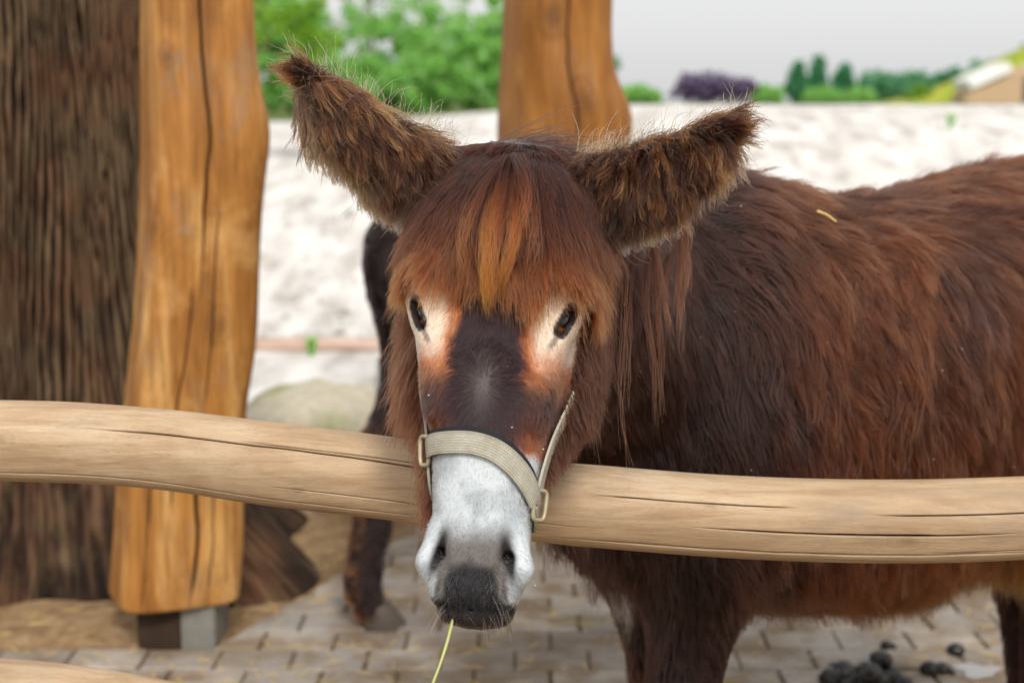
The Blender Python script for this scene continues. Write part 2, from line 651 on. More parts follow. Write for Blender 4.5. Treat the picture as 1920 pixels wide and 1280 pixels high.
wood_mid = mat_wood('ochre_log_far', [lin(128, 80, 30), lin(164, 108, 46), lin(186, 134, 68), lin(112, 66, 24)], 'Z', lin(40, 22, 10), stain=lin(140, 92, 44))
M_EDGES = [(-400, 945, 1147), (-60, 945, 1147), (0, 944, 1148), (60, 942, 1146), (120, 938, 1150), (160, 936, 1162), (195, 934, 1180), (225, 933, 1187), (260, 932, 1184), (320, 932, 1176), (420, 931, 1172), (700, 930, 1178), (1000, 928, 1186)]
build_post('timber_post', 'ochre log post with a bulging knot rising behind the shaggy donkey head', M_EDGES, 5.2, 0.2, 0.02, 3.0, 0.5,
           [(-PI / 2 + 0.2, 1.2, 2.6, 0.004, 0.015, 0.15, 5), (-PI / 2 - 0.3, 0.3, 1.6, 0.003, 0.012, 0.1, 9)], wood_mid, 23, knots=((-PI / 2 + 0.35, 1.50, 0.05), (-PI / 2 - 0.1, 1.80, 0.045)))


def build_trunk():
    b = NB('ridged_bark')
    co = b.coords((1, 1, 0.25))
    n1 = b.noise(co, 26, 6, 0.7, 0.5)
    n2 = b.noise(b.coords(), 3.5, 4, 0.6)
    rid = b.attr('ridge', 'Fac')
    base = b.ramp(rid, [(0.15, lin(18, 13, 10)), (0.5, lin(50, 37, 28)), (0.85, lin(110, 90, 68))])
    red = b.ramp(rid, [(0.15, lin(22, 12, 9)), (0.5, lin(74, 40, 27)), (0.85, lin(118, 72, 50))])
    col = b.mix(b.ramp(n2, [(0.46, 0.0), (0.68, 0.5)]), base, red)
    col = b.mix(b.ramp(n1, [(0.5, 0.0), (0.75, 0.5)]), col, lin(84, 78, 52))
    m = b.principled(col, 0.9, b.bump(n1, 0.6, 0.01), 0.15)
    cx, cy = -1.58, 4.68
    zz = np.concatenate([np.arange(-0.05, 0.7, 0.012), np.arange(0.7, 3.4, 0.02)])
    path = np.stack([0.03 * np.sin(zz * 1.3), 0 * zz, zz], -1)
    nseg = 620
    R = []

    def sec(i, th):
        z = zz[i]
        r = 0.37 + 0.02 * math.exp(-max(z - 2, 0)) + 0.10 * math.exp(-max(z, 0) / 0.35)
        # buttress roots
        for (a, amp, wid, fall) in [(-0.42, 0.56, 0.50, 0.42), (0.5, 0.40, 0.4, 0.3), (1.9, 0.4, 0.4, 0.22), (3.1, 0.4, 0.5, 0.25), (4.3, 0.16, 0.6, 0.2)]:
            d = (th - a + PI) % (2 * PI) - PI
            r = r + amp * np.exp(-(d / wid) ** 2) * math.exp(-(max(z, 0) / fall) ** 1.2)
        wx = 0.8 * (vnoise(th * 2, 0 * th + z * 1.2, 0 * th, 2) - 0.5)
        q = (th + 0.14 * wx) * 19
        warp = 2.8 * (fbm(th * 4, 0 * th + z * 2.0, 0 * th, 6, 3) - 0.5)
        tri = np.abs(((q + warp) / 1.0 % 1.0) * 2 - 1)
        tri2 = np.abs(((q * 1.7 - warp * 1.5 + z * 0.6) % 1.0) * 2 - 1)
        rg = np.clip(0.62 * smooth(0.1, 0.8, tri) + 0.38 * smooth(0.1, 0.8, tri2) + 0.75 * (fbm(th * 26, 0 * th + z * 14, 0 * th, 17, 3) - 0.5), 0, 1)
        wl = 0.25 + 0.75 * float(smooth(0.15, 1.0, z))
        rg = rg * wl + (1 - wl) * np.clip(0.15 + 1.1 * (fbm(th * 15 + warp, 0 * th + z * 8, 0 * th, 23, 4) - 0.2), 0, 1)
        R.append(rg)
        r = r + 0.030 * (0.45 + 0.55 * smooth(0.05, 0.6, z)) * (rg - 0.6) + 0.03 * (vnoise(th * 3, 0 * th + z * 2, 0 * th, 31) - 0.5)
        return np.stack([np.cos(th) * r, np.sin(th) * r, 0 * th], -1)

    V, F, th = loft(path, sec, nseg)
    root = thing('tree', 'massive dark tree trunk with ridged bark and flaring root behind the left log post', 'tree', (cx, cy, 0))
    mesh_np('trunk', V, F, m, root, attrs={'ridge': np.concatenate([np.concatenate(R), [0.5, 0.5]])})
    return root


big_tree = build_trunk()


def build_rock(name, label, c, r, seed, mat, flat=0.3):
    n1, n2 = 60, 120
    ph = np.linspace(0, PI, n1)[:, None]
    th = np.linspace(0, 2 * PI, n2, endpoint=False)[None]
    x, y, z = np.sin(ph) * np.cos(th), np.sin(ph) * np.sin(th), np.cos(ph) + 0 * th
    f = 0.8 + 0.4 * fbm(x * 1.3 + 4, y * 1.3 + 4, z * 1.3 + 4, seed, 3) + 0.06 * (fbm(x * 6 + 9, y * 6 + 9, z * 6 + 9, seed + 5, 3) - 0.5)
    V = np.stack([x * f * r[0], y * f * r[1], np.maximum(z * f * r[2], -0.3 * r[2])], -1).reshape(-1, 3)
    I = np.arange(n1 * n2).reshape(n1, n2)
    J = np.roll(I, -1, 1)
    F = np.stack([I[:-1], I[1:], J[1:], J[:-1]], -1).reshape(-1, 4)
    o = mesh_np(name, V, F, mat, loc=c)
    return tag(o, label, 'boulder')


def mat_rock(c0, c1, moss):
    b = NB('mossy_stone')
    co = b.coords()
    n1 = b.noise(co, 5, 5, 0.6)
    n2 = b.noise(co, 30, 5, 0.7)
    col = b.ramp(n2, [(0.3, c0), (0.7, c1)])
    col = b.mix(b.ramp(n1, [(0.48, 0.0), (0.64, 0.8)]), col, moss)
    return b.principled(col, 0.9, b.bump(n2, 0.5, 0.01), 0.2)


rock_m = mat_rock(lin(176, 168, 148), lin(205, 198, 178), lin(150, 154, 104))
rock_m2 = mat_rock(lin(150, 132, 96), lin(182, 160, 120), lin(140, 128, 80))
p = gnd(575, 930)
build_rock('boulder', 'big rounded pale mossy boulder beyond the paving, left of the donkey leg', (p[0] + 0.02, 5.5, 0.08), (0.37, 0.32, 0.37), 4, rock_m)
p = gnd(690, 1000)
build_rock('boulder', 'low tan stone lying at the back edge of the paving', (p[0] + 0.06, 5.25, 0.02), (0.34, 0.20, 0.16), 9, rock_m2)


def build_stones():
    r_ = np.random.default_rng(91)
    n = 2600
    y = 9.0 + 11 * r_.random(n) ** 1.2
    x = r_.uniform(-0.38, 0.42, n) * y
    z = bank_height(x, y)
    s = r_.uniform(0.008, 0.03, n) * (1 + 1.2 * (r_.random(n) > 0.95))
    base = np.array([(1, 0, 0), (0.3, 0.9, 0.1), (-0.8, 0.5, 0), (-0.7, -0.6, 0.1), (0.4, -0.9, 0), (0.1, 0.1, 0.75)])
    ang = r_.random(n) * 2 * PI
    c, sn = np.cos(ang), np.sin(ang)
    b_ = base[None] * r_.uniform(0.6, 1.3, (n, 6, 1)) * s[:, None, None]
    V = np.stack([b_[..., 0] * c[:, None] - b_[..., 1] * sn[:, None] + x[:, None], b_[..., 0] * sn[:, None] + b_[..., 1] * c[:, None] + y[:, None], b_[..., 2] + z[:, None] - 0.002], -1).reshape(-1, 3)
    t = np.array([(0, 1, 5), (1, 2, 5), (2, 3, 5), (3, 4, 5), (4, 0, 5)])
    F = (np.arange(n)[:, None, None] * 6 + t[None]).reshape(-1, 3)
    b = NB('bank_stone')
    geo = b.n('ShaderNodeNewGeometry')
    m = b.principled(b.ramp(geo.outputs['Random Per Island'], [(0.0, lin(130, 122, 112)), (0.5, lin(176, 168, 158)), (1.0, lin(222, 216, 208))]), 0.9, None, 0.2)
    tag(mesh_np('bank_stones', V, F, m, shade=False), 'small stones and clods strewn over the sand bank', None, None, 'stuff')


build_stones()


# kerb beam at the foot of the sand bank
def build_edging():
    m = mat_wood('pinkish_timber', [lin(170, 140, 124), lin(196, 168, 152), lin(212, 190, 176), lin(150, 120, 104)], 'X', lin(60, 40, 30))
    xs = np.arange(-4.5, 4.5, 0.06)
    path = np.stack([xs, 0.02 * np.sin(xs * 1.7), 0 * xs], -1)

    def sec(i, th):
        r = 0.05 * (1 + 0.1 * (vnoise(th * 2, 0 * th + xs[i] * 3, 0 * th, 8) - 0.5))
        return np.stack([0 * th, np.cos(th) * r, np.sin(th) * r], -1)
    V, F, th = loft(path, sec, 24)
    o = mesh_np('edging_log', V, F, m, loc=(0, 8.65, 0.03), attrs={'crack': np.zeros(len(V))})
    tag(o, 'thin pinkish log laid along the foot of the sand bank', 'log')


build_edging()


# ------------------------------------------------------------------ background vegetation
def mat_leaf(name, c0, c1, trans):
    b = NB(name)
    geo = b.n('ShaderNodeNewGeometry')
    col = b.ramp(geo.outputs['Random Per Island'], [(0.0, c0), (1.0, c1)])
    d = b.n('ShaderNodeBsdfDiffuse')
    t = b.n('ShaderNodeBsdfTranslucent')
    g = b.n('ShaderNodeBsdfGlossy')
    g.inputs['Roughness'].default_value = 0.45
    b.l(col, d.inputs[0])
    b.l(b.mix(0.5, col, trans), t.inputs[0])
    m1 = b.n('ShaderNodeMixShader')
    m1.inputs[0].default_value = 0.55
    b.l(d.outputs[0], m1.inputs[1])
    b.l(t.outputs[0], m1.inputs[2])
    m2 = b.n('ShaderNodeMixShader')
    m2.inputs[0].default_value = 0.06
    b.l(m1.outputs[0], m2.inputs[1])
    b.l(g.outputs[0], m2.inputs[2])
    b.l(m2.outputs[0], b.out.inputs['Surface'])
    return b.m


LEAF_A = mat_leaf('fresh_leaf', (0.20, 0.50, 0.09), (0.40, 0.70, 0.20), (0.55, 0.85, 0.22))
LEAF_B = mat_leaf('teal_leaf', (0.09, 0.32, 0.16), (0.20, 0.50, 0.26), (0.28, 0.62, 0.28))
LEAF_Y = mat_leaf('yellow_leaf', (0.10, 0.30, 0.01), (0.26, 0.46, 0.02), (0.4, 0.6, 0.03))
LEAF_P = mat_leaf('purple_leaf', (0.12, 0.08, 0.18), (0.24, 0.16, 0.30), (0.24, 0.14, 0.3))
LEAF_D = mat_leaf('dark_green_leaf', (0.04, 0.25, 0.10), (0.12, 0.44, 0.20), (0.16, 0.5, 0.2))
BARK = mat_plain('brown_bark', lin(84, 66, 52), 0.9, 0.1, 0.4, 20)


def limb(V, F, a, b_, ra, rb, n=7):
    a, b_ = np.array(a, float), np.array(b_, float)
    d = unit(b_ - a)
    u = unit(np.cross(d, (0.3, 0.9, 0.2)))
    v = np.cross(d, u)
    k = len(V)
    for (c, r) in ((a, ra), (b_, rb)):
        for i in range(n):
            t = 2 * PI * i / n
            V.append(c + r * (math.cos(t) * u + math.sin(t) * v))
    for i in range(n):
        j = (i + 1) % n
        F.append((k + i, k + j, k + n + j, k + n + i))


def leaf_cloud(centers, radii, n_leaf, size, r_):
    """bent leaf quads in clumps"""
    nc = len(centers)
    c = np.repeat(centers, n_leaf, 0)
    rr = np.repeat(radii, n_leaf)[:, None]
    p = c + unit(r_.normal(size=c.shape)) * rr * (r_.random((len(c), 1)) ** 0.5)
    a = unit(r_.normal(size=c.shape))
    b_ = unit(np.cross(a, r_.normal(size=c.shape)))
    s = size * r_.uniform(0.6, 1.3, (len(c), 1))
    q = np.stack([p - a * s, p - b_ * s * 0.45, p + a * s, p + b_ * s * 0.45], 1)
    V = q.reshape(-1, 3)
    I = np.arange(len(V)).reshape(-1, 4)
    return V, I


def build_tree(name, label, base, lobes, n_clump, n_leaf, size, mat, trunk_h, tr, seed, group, limbs=6, cat='tree', clump_r=0.35, shell=0.5):
    r_ = np.random.default_rng(seed)
    root = thing(name, label, cat, base, group)
    cs, rs = [], []
    for (lx, ly, lz, ax, ay, az) in lobes:
        d = unit(r_.normal(size=(n_clump, 3))) * (r_.random((n_clump, 1)) ** shell)
        cs.append(np.array((lx, ly, lz)) + d * np.array((ax, ay, az)) * r_.uniform(0.8, 1.12, (n_clump, 1)))
        rs.append(r_.uniform(0.5, 1.2, n_clump) * clump_r)
    cs, rs = np.concatenate(cs), np.concatenate(rs)
    V, F = leaf_cloud(cs, rs, n_leaf, size, r_)
    V[:, 2] = np.maximum(V[:, 2], 0.02)
    mesh_np('crown', V, F, mat, root, shade=False)
    TV, TF = [], []
    hs_ = np.linspace(0, trunk_h, 6)
    off = np.cumsum(r_.normal(0, tr * 0.35, (6, 2)), 0)
    off[0] = 0
    pts = [np.array((off[i, 0], off[i, 1], hs_[i] - (0.3 if i == 0 else 0))) for i in range(6)]
    for i in range(5):
        limb(TV, TF, pts[i], pts[i + 1], tr * (1 - 0.14 * i), tr * (1 - 0.14 * (i + 1)), 9)
    for k in range(limbs):
        j = 2 + k % 4
        tgt = cs[r_.integers(len(cs))]
        mid = (pts[j] + tgt) / 2 + r_.normal(0, 0.12, 3) * tr * 6
        limb(TV, TF, pts[j], mid, tr * 0.42, tr * 0.25)
        limb(TV, TF, mid, tgt, tr * 0.25, tr * 0.08)
    mesh_np('trunk', TV, TF, BARK, root)
    return root


def bz(x, y):
    return float(bank_height(np.array([x]), np.array([y]))[0])


def tree_at(px, Y, **kw):
    x = at(px, 200, Y)[0]
    return (x, Y, bz(x, Y) - 0.02)


G1 = 'leafy trees beyond the bank at left'
build_tree('leafy_tree', 'tall open leafy tree with sky gaps right of the left log post', tree_at(700, 52), [(0, 0, 4.6, 4.4, 1.6, 1.7), (-1.6, 0, 2.7, 2.4, 1.4, 1.3), (1.7, 0, 2.9, 2.2, 1.3, 1.3)], 26, 40, 0.17, LEAF_A, 6.5, 0.09, 3, G1, 10, clump_r=0.62)
build_tree('leafy_tree', 'dull green tree set back behind the open leafy one', tree_at(760, 62), [(0, 0, 1.3, 2.6, 1.6, 1.3), (-2.6, 0, 1.1, 2.2, 1.4, 1.2)], 70, 50, 0.17, LEAF_B, 3.0, 0.1, 31, G1, 6, clump_r=0.6)
build_tree('leafy_tree', 'bright green bushy tree close to the left of the far log post', tree_at(880, 48), [(0, 0, 1.4, 1.7, 1.2, 1.6), (-1.3, 0.2, 0.9, 1.4, 1.0, 1.1), (1.1, 0.2, 1.9, 1.2, 0.9, 1.9)], 100, 70, 0.14, LEAF_A, 2.4, 0.1, 5, G1)
build_tree('leafy_tree', 'small light green tree standing behind the shaggy ear tip', tree_at(545, 46), [(0, 0, 1.4, 1.7, 1.0, 1.6), (-0.6, 0.1, 3.2, 1.1, 0.8, 1.2)], 100, 60, 0.14, LEAF_A, 3.0, 0.1, 8, G1)
build_tree('leafy_tree', 'mid green rounded tree low on the bank, between the two lighter ones', tree_at(700, 50), [(0, 0, 0.9, 2.2, 1.2, 1.1)], 120, 60, 0.14, LEAF_A, 1.6, 0.12, 12, G1)
build_tree('leafy_tree', 'green tree mostly hidden behind the far log post', tree_at(1035, 55), [(0, 0, 1.5, 2.5, 1.6, 1.5)], 90, 60, 0.16, LEAF_B, 2.0, 0.14, 15, G1)
# overhanging yellow-green spray: a young tree standing behind the log post, leaning out over it
build_tree('leafy_tree', 'yellow green leaf spray hanging in at the top left beside the log post', tree_at(420, 15.5), [(1.0, 0, 1.42, 0.22, 0.25, 0.16), (0.75, 0.1, 1.75, 0.5, 0.4, 0.25), (0.2, 0.3, 2.4, 0.9, 0.6, 0.5)], 16, 46, 0.055, LEAF_Y, 2.3, 0.04, 21, G1, 5, clump_r=0.13)

G2 = 'trees along the far horizon'
FAR = [  # px, Y, half width m, height m, material, label
    (1195, 120, 1.6, 1.5, LEAF_A, 'small green bush at the left end of the far tree line'),
    (1345, 130, 4.3, 3.0, LEAF_P, 'wide dark purple leaved tree on the far horizon'),
    (1440, 128, 1.2, 1.6, LEAF_A, 'light green bush right of the purple tree'),
    (1492, 132, 1.15, 3.7, LEAF_D, 'slim pointed green tree, first right of the purple tree'),
    (1530, 135, 1.3, 4.2, LEAF_D, 'tallest pointed green tree of the far tree line'),
    (1580, 132, 1.5, 3.4, LEAF_D, 'pointed green tree right of the tallest one'),
    (1655, 134, 2.4, 3.5, LEAF_B, 'broad dark teal tree in the middle of the far row'),
    (1715, 136, 2.2, 3.2, LEAF_B, 'broad teal tree left of the white roofed shed'),
    (1775, 140, 2.4, 3.6, LEAF_D, 'teal tree behind the grassy mound, above its left foot'),
    (1850, 146, 2.8, 4.6, LEAF_B, 'tree rising behind the white roof'),
    (1925, 150, 3.0, 6.0, LEAF_B, 'highest teal tree behind the mound at the right edge'),
    (1540, 118, 1.4, 1.2, LEAF_A, 'light green shrub low in front of the pointed trees'),
    (1610, 116, 1.1, 1.1, LEAF_A, 'second light green shrub, right of the first, before the far trees'),
    (1725, 112, 0.8, 1.3, LEAF_Y, 'yellow green shrub at the left foot of the grassy mound'),
]
for i, (px, Y, hw, h, m, lab) in enumerate(FAR):
    pointed = 'pointed' in lab and 'shrub' not in lab
    if pointed:
        lobes = [(0, 0, h * 0.3, hw, hw * 0.8, h * 0.34), (0, 0, h * 0.62, hw * 0.62, hw * 0.6, h * 0.28), (0.1, 0, h * 0.86, hw * 0.3, hw * 0.3, h * 0.16)]
    else:
        lobes = [(0, 0, h * 0.5, hw, hw * 0.7, h * 0.5), (-hw * 0.45, 0, h * 0.4, hw * 0.6, hw * 0.6, h * 0.42), (hw * 0.5, 0.2, h * 0.38, hw * 0.6, hw * 0.6, h * 0.42)]
    cat = 'shrub' if ('shrub' in lab or 'bush' in lab) else 'tree'
    build_tree('far_' + cat, lab, tree_at(px, Y), lobes, 60, 36, 0.2, m, h * 0.6, 0.12, 40 + i, G2, 4, cat, 0.45, 0.4)


def build_mound():
    b = NB('mound_grass')
    n1 = b.noise(b.coords(), 0.5, 5, 0.7)
    col = b.ramp(n1, [(0.3, lin(110, 140, 40)), (0.5, lin(160, 170, 60)), (0.7, lin(196, 160, 90))])
    m = b.principled(col, 0.95, b.bump(n1, 0.5, 0.2), 0.1)
    xs = np.linspace(-9, 46, 130)
    ys = np.linspace(-6, 14, 44)
    X, Y = np.meshgrid(xs, ys, indexing='ij')
    Z = 6.0 * smooth(-9, 10, X) ** 1.15 * smooth(45, 14, X) * smooth(-6, -1.5, Y) * smooth(14, 4, Y) + 0.15 * (fbm(X, Y, 0 * X, 4, 3) - 0.5) - 0.05
    V = np.stack([X, Y, Z], -1).reshape(-1, 3)
    I = np.arange(X.size).reshape(X.shape)
    F = np.stack([I[:-1, :-1], I[1:, :-1], I[1:, 1:], I[:-1, 1:]], -1).reshape(-1, 4)
    x0 = at(1845, 200, 112)[0]
    z0 = bz(x0, 112)
    o = mesh_np('mound', V, F, m, loc=(x0, 112, z0))
    tag(o, 'yellow green grassy mound rising at the far right', None, None, 'structure')
    # shed with a white pitched roof in front of the mound
    x1 = at(1850, 200, 104)[0]
    wh = mat_plain('white_roof_sheet', lin(232, 232, 230), 0.5, 0.3, 0.05, 4)
    tan = mat_plain('tan_boards', lin(188, 160, 128), 0.8, 0.2, 0.2, 3)
    dk = mat_plain('dark_door', lin(78, 60, 84), 0.6, 0.3, 0.2, 3)
    sh = thing('shed', 'low tan shed with a sloping white roof before the grassy mound', 'shed', (x1, 104, z0 - 0.02))
    V = [(-1.9, -1.2, 0), (3.2, -1.2, 0), (3.2, 2, 0), (-1.9, 2, 0), (-1.9, -1.2, 0.85), (3.2, -1.2, 2.9), (3.2, 2, 2.9), (-1.9, 2, 0.85)]
    mesh_np('wall', V, [(0, 1, 5, 4), (1, 2, 6, 5), (2, 3, 7, 6), (3, 0, 4, 7), (4, 5, 6, 7)], tan, sh, shade=False)
    r = box('roof', (0, 0, 0), (1.55, 1.9, 0.34), wh, sh, 0.02)
    r.location = (-0.35, 0.4, 1.98)
    r.rotation_euler = (0, -math.radians(24), 0)
    d = box('door', (2.5, -1.24, 0.95), (0.35, 0.03, 0.95), dk, sh, 0.01)


build_mound()


def weed(c, h, seed, label):
    r_ = np.random.default_rng(seed)
    V, F = [], []
    for k in range(46):
        a = r_.uniform(0, 2 * PI)
        L = h * r_.uniform(0.6, 1.1)
        lean = r_.uniform(0.1, 0.6)
        d = np.array((math.cos(a), math.sin(a), 0))
        s = np.array((-math.sin(a), math.cos(a), 0)) * h * 0.09
        b0 = d * 0.02
        p1 = d * L * lean * 0.4 + np.array((0, 0, L * 0.6))
        p2 = d * L * lean + np.array((0, 0, L * 0.9))
        k0 = len(V)
        V += [b0 - s * 0.4, b0 + s * 0.4, p1 + s, p1 - s, p2]
        F += [(k0, k0 + 1, k0 + 2, k0 + 3), (k0 + 3, k0 + 2, k0 + 4)]
    o = mesh_np('weed', V, F, LEAF_A, loc=c, shade=False)
    tag(o, label, 'plant')


p = gnd(580, 672)
weed((p[0], 8.45, 0), 0.13, 3, 'small green weed sprouting beside the edging log left of the donkeys')
x = at(1782, 245, 17.5)[0]
weed((x, 17.5, bz(x, 17.5)), 0.2, 5, 'lone green weed growing on the pale sand bank at right')
print('setting', round(time.time() - T0, 1))

# ------------------------------------------------------------------ donkeys: implicit surface, meshed once, with hair grown on it
def axis_grid(lo, hi, coarse, fines):
    pts = []
    x = lo
    while x < hi:
        pts.append(x)
        st = coarse
        for (a, b_, f) in fines:
            if a <= x < b_:
                st = min(st, f)
            elif a - 0.05 < x < a or b_ <= x < b_ + 0.05:
                st = min(st, (coarse + f) / 2)
        x += st
    pts.append(hi)
    return np.array(pts, np.float32)


class Field:
    def __init__(self, xs, ys, zs):
        self.ax = (xs, ys, zs)
        self.F = np.full((len(xs), len(ys), len(zs)), 0.4, np.float32)

    def sub(self, lo, hi):
        sl, cs = [], []
        for k in range(3):
            i0 = max(int(np.searchsorted(self.ax[k], lo[k])) - 1, 0)
            i1 = min(int(np.searchsorted(self.ax[k], hi[k])) + 1, len(self.ax[k]))
            sl.append(slice(i0, max(i1, i0 + 1)))
            c = self.ax[k][sl[-1]]
            cs.append(c.reshape([-1 if j == k else 1 for j in range(3)]))
        return tuple(sl), cs

    def add(self, prim, k=0.03, cut=False):
        fn, lo, hi = prim
        m = k + 0.04
        sl, (x, y, z) = self.sub(np.array(lo) - m, np.array(hi) + m)
        d = fn(x, y, z).astype(np.float32)
        A = self.F[sl]
        if cut:
            d = -d
            h = np.clip(0.5 - 0.5 * (A - d) / k, 0, 1)
            self.F[sl] = A + (d - A) * h + k * h * (1 - h)
        else:
            h = np.clip(0.5 + 0.5 * (A - d) / k, 0, 1)
            self.F[sl] = A + (d - A) * h - k * h * (1 - h)

    def mesh(self, smooth_it=2):
        F = self.F
        xs, ys, zs = self.ax
        neg = F < 0
        nx, ny, nz = F.shape
        c = np.zeros((nx - 1, ny - 1, nz - 1), np.uint8)
        for a in (0, 1):
            for b_ in (0, 1):
                for d in (0, 1):
                    c += neg[a:nx - 1 + a, b_:ny - 1 + b_, d:nz - 1 + d]
        act = np.argwhere((c > 0) & (c < 8))
        del c
        idx = np.full((nx - 1, ny - 1, nz - 1), -1, np.int32)
        idx[act[:, 0], act[:, 1], act[:, 2]] = np.arange(len(act))
        P = np.zeros((len(act), 3))
        W = np.zeros(len(act))
        I, J, K = act.T
        axs = [xs.astype(float), ys.astype(float), zs.astype(float)]
        for ax in range(3):
            o1, o2 = [k for k in range(3) if k != ax]
            for a in (0, 1):
                for b_ in (0, 1):
                    s = np.stack([I, J, K], 1)
                    s[:, o1] += a
                    s[:, o2] += b_
                    e = s.copy()
                    e[:, ax] += 1
                    f0 = F[s[:, 0], s[:, 1], s[:, 2]].astype(float)
                    f1 = F[e[:, 0], e[:, 1], e[:, 2]].astype(float)
                    cr = (f0 < 0) != (f1 < 0)
                    t = np.where(cr, f0 / np.where(cr, f0 - f1, 1), 0)
                    q = np.stack([axs[k][s[:, k]] for k in range(3)], 1)
                    q[:, ax] += t * (axs[ax][e[:, ax]] - axs[ax][s[:, ax]])
                    P += np.where(cr[:, None], q, 0)
                    W += cr
        P /= W[:, None]
        quads = []
        for ax in range(3):
            o1, o2 = (ax + 1) % 3, (ax + 2) % 3
            sa = [slice(None)] * 3
            sb = [slice(None)] * 3
            sa[ax], sb[ax] = slice(0, -1), slice(1, None)
            A, B = neg[tuple(sa)], neg[tuple(sb)]
            e = np.argwhere(A != B)
            ok = (e[:, o1] > 0) & (e[:, o2] > 0) & (e[:, o1] < F.shape[o1] - 1) & (e[:, o2] < F.shape[o2] - 1)
            e = e[ok]
            ins = A[e[:, 0], e[:, 1], e[:, 2]]
            def cell(d1, d2):
                q = e.copy()
                q[:, o1] -= d1
                q[:, o2] -= d2
                return idx[q[:, 0], q[:, 1], q[:, 2]]
            q = np.stack([cell(1, 1), cell(0, 1), cell(0, 0), cell(1, 0)], 1)
            q[~ins] = q[~ins][:, ::-1]
            quads.append(q)
        Q = np.concatenate(quads)
        n = len(P)
        for _ in range(smooth_it):
            acc = np.zeros((n, 3))
            cnt = np.zeros(n)
            for k in range(4):
                a, b_ = Q[:, k], Q[:, (k + 1) % 4]
                for ch in range(3):
                    acc[:, ch] += np.bincount(a, P[b_, ch], n) + np.bincount(b_, P[a, ch], n)
                cnt += np.bincount(a, minlength=n) + np.bincount(b_, minlength=n)
            P = P * 0.5 + acc / np.maximum(cnt, 1)[:, None] * 0.5
        return P, Q

    def sample(self, p):
        """trilinear value and gradient at points p (n,3)"""
        f, g = [], []
        for k in range(3):
            a = self.ax[k]
            i = np.clip(np.searchsorted(a, p[:, k]) - 1, 0, len(a) - 2)
            h = a[i + 1] - a[i]
            f.append((i, np.clip((p[:, k] - a[i]) / h, 0, 1), h))
        (i, u, hu), (j, v, hv), (k, w_, hw) = f
        F = self.F
        c = {}
        for a in (0, 1):
            for b_ in (0, 1):
                for d in (0, 1):
                    c[a, b_, d] = F[i + a, j + b_, k + d]
        L = lambda s, t, q: s + (t - s) * q
        x00, x01, x10, x11 = (L(c[0, b_, d], c[1, b_, d], u) for b_ in (0, 1) for d in (0, 1))
        y0, y1 = L(x00, x10, v), L(x01, x11, v)
        val = L(y0, y1, w_)
        gz = (y1 - y0) / hw
        gy = L(x10 - x00, x11 - x01, w_) / hv
        gx = L(L(c[1, 0, 0] - c[0, 0, 0], c[1, 1, 0] - c[0, 1, 0], v), L(c[1, 0, 1] - c[0, 0, 1], c[1, 1, 1] - c[0, 1, 1], v), w_) / hu
        return val, unit(np.stack([gx, gy, gz], 1))


def cone(a, b, ra, rb):
    a, b = np.array(a, float), np.array(b, float)
    ab = b - a
    L2 = ab @ ab

    def fn(x, y, z):
        t = np.clip(((x - a[0]) * ab[0] + (y - a[1]) * ab[1] + (z - a[2]) * ab[2]) / L2, 0, 1)
        return np.sqrt((x - a[0] - t * ab[0]) ** 2 + (y - a[1] - t * ab[1]) ** 2 + (z - a[2] - t * ab[2]) ** 2) - (ra + (rb - ra) * t)
    r = max(ra, rb)
    return fn, np.minimum(a, b) - r, np.maximum(a, b) + r


def flatcone(a, b, ra, rb, flat_dir, sq):
    """tapered capsule squashed along flat_dir by sq (<1)"""
    a, b, f = np.array(a, float), np.array(b, float), unit(flat_dir)
    ab = b - a
    f = unit(f - ab * (f @ ab) / (ab @ ab))
    L2 = ab @ ab

    def fn(x, y, z):
        dx, dy, dz = x - a[0], y - a[1], z - a[2]
        q = dx * f[0] + dy * f[1] + dz * f[2]
        e = q * (1 / sq - 1)
        dx, dy, dz = dx + e * f[0], dy + e * f[1], dz + e * f[2]
        t = np.clip((dx * ab[0] + dy * ab[1] + dz * ab[2]) / L2, 0, 1)
        s = 4 * t * (1 - t)
        return (np.sqrt((dx - t * ab[0]) ** 2 + (dy - t * ab[1]) ** 2 + (dz - t * ab[2]) ** 2) - (ra + (rb - ra) * t + 0.18 * ra * s)) * (0.5 + 0.5 * sq)
    r = max(ra, rb) * 1.2
    return fn, np.minimum(a, b) - r, np.maximum(a, b) + r


def ellip(c, ax, rad):
    c = np.array(c, float)
    ax = [unit(v) for v in ax]

    def fn(x, y, z):
        dx, dy, dz = x - c[0], y - c[1], z - c[2]
        r = 0
        for v, ra in zip(ax, rad):
            r = r + ((dx * v[0] + dy * v[1] + dz * v[2]) / ra) ** 2
        return (np.sqrt(r) - 1) * min(rad) * 1.05
    m = max(rad)
    return fn, c - m, c + m


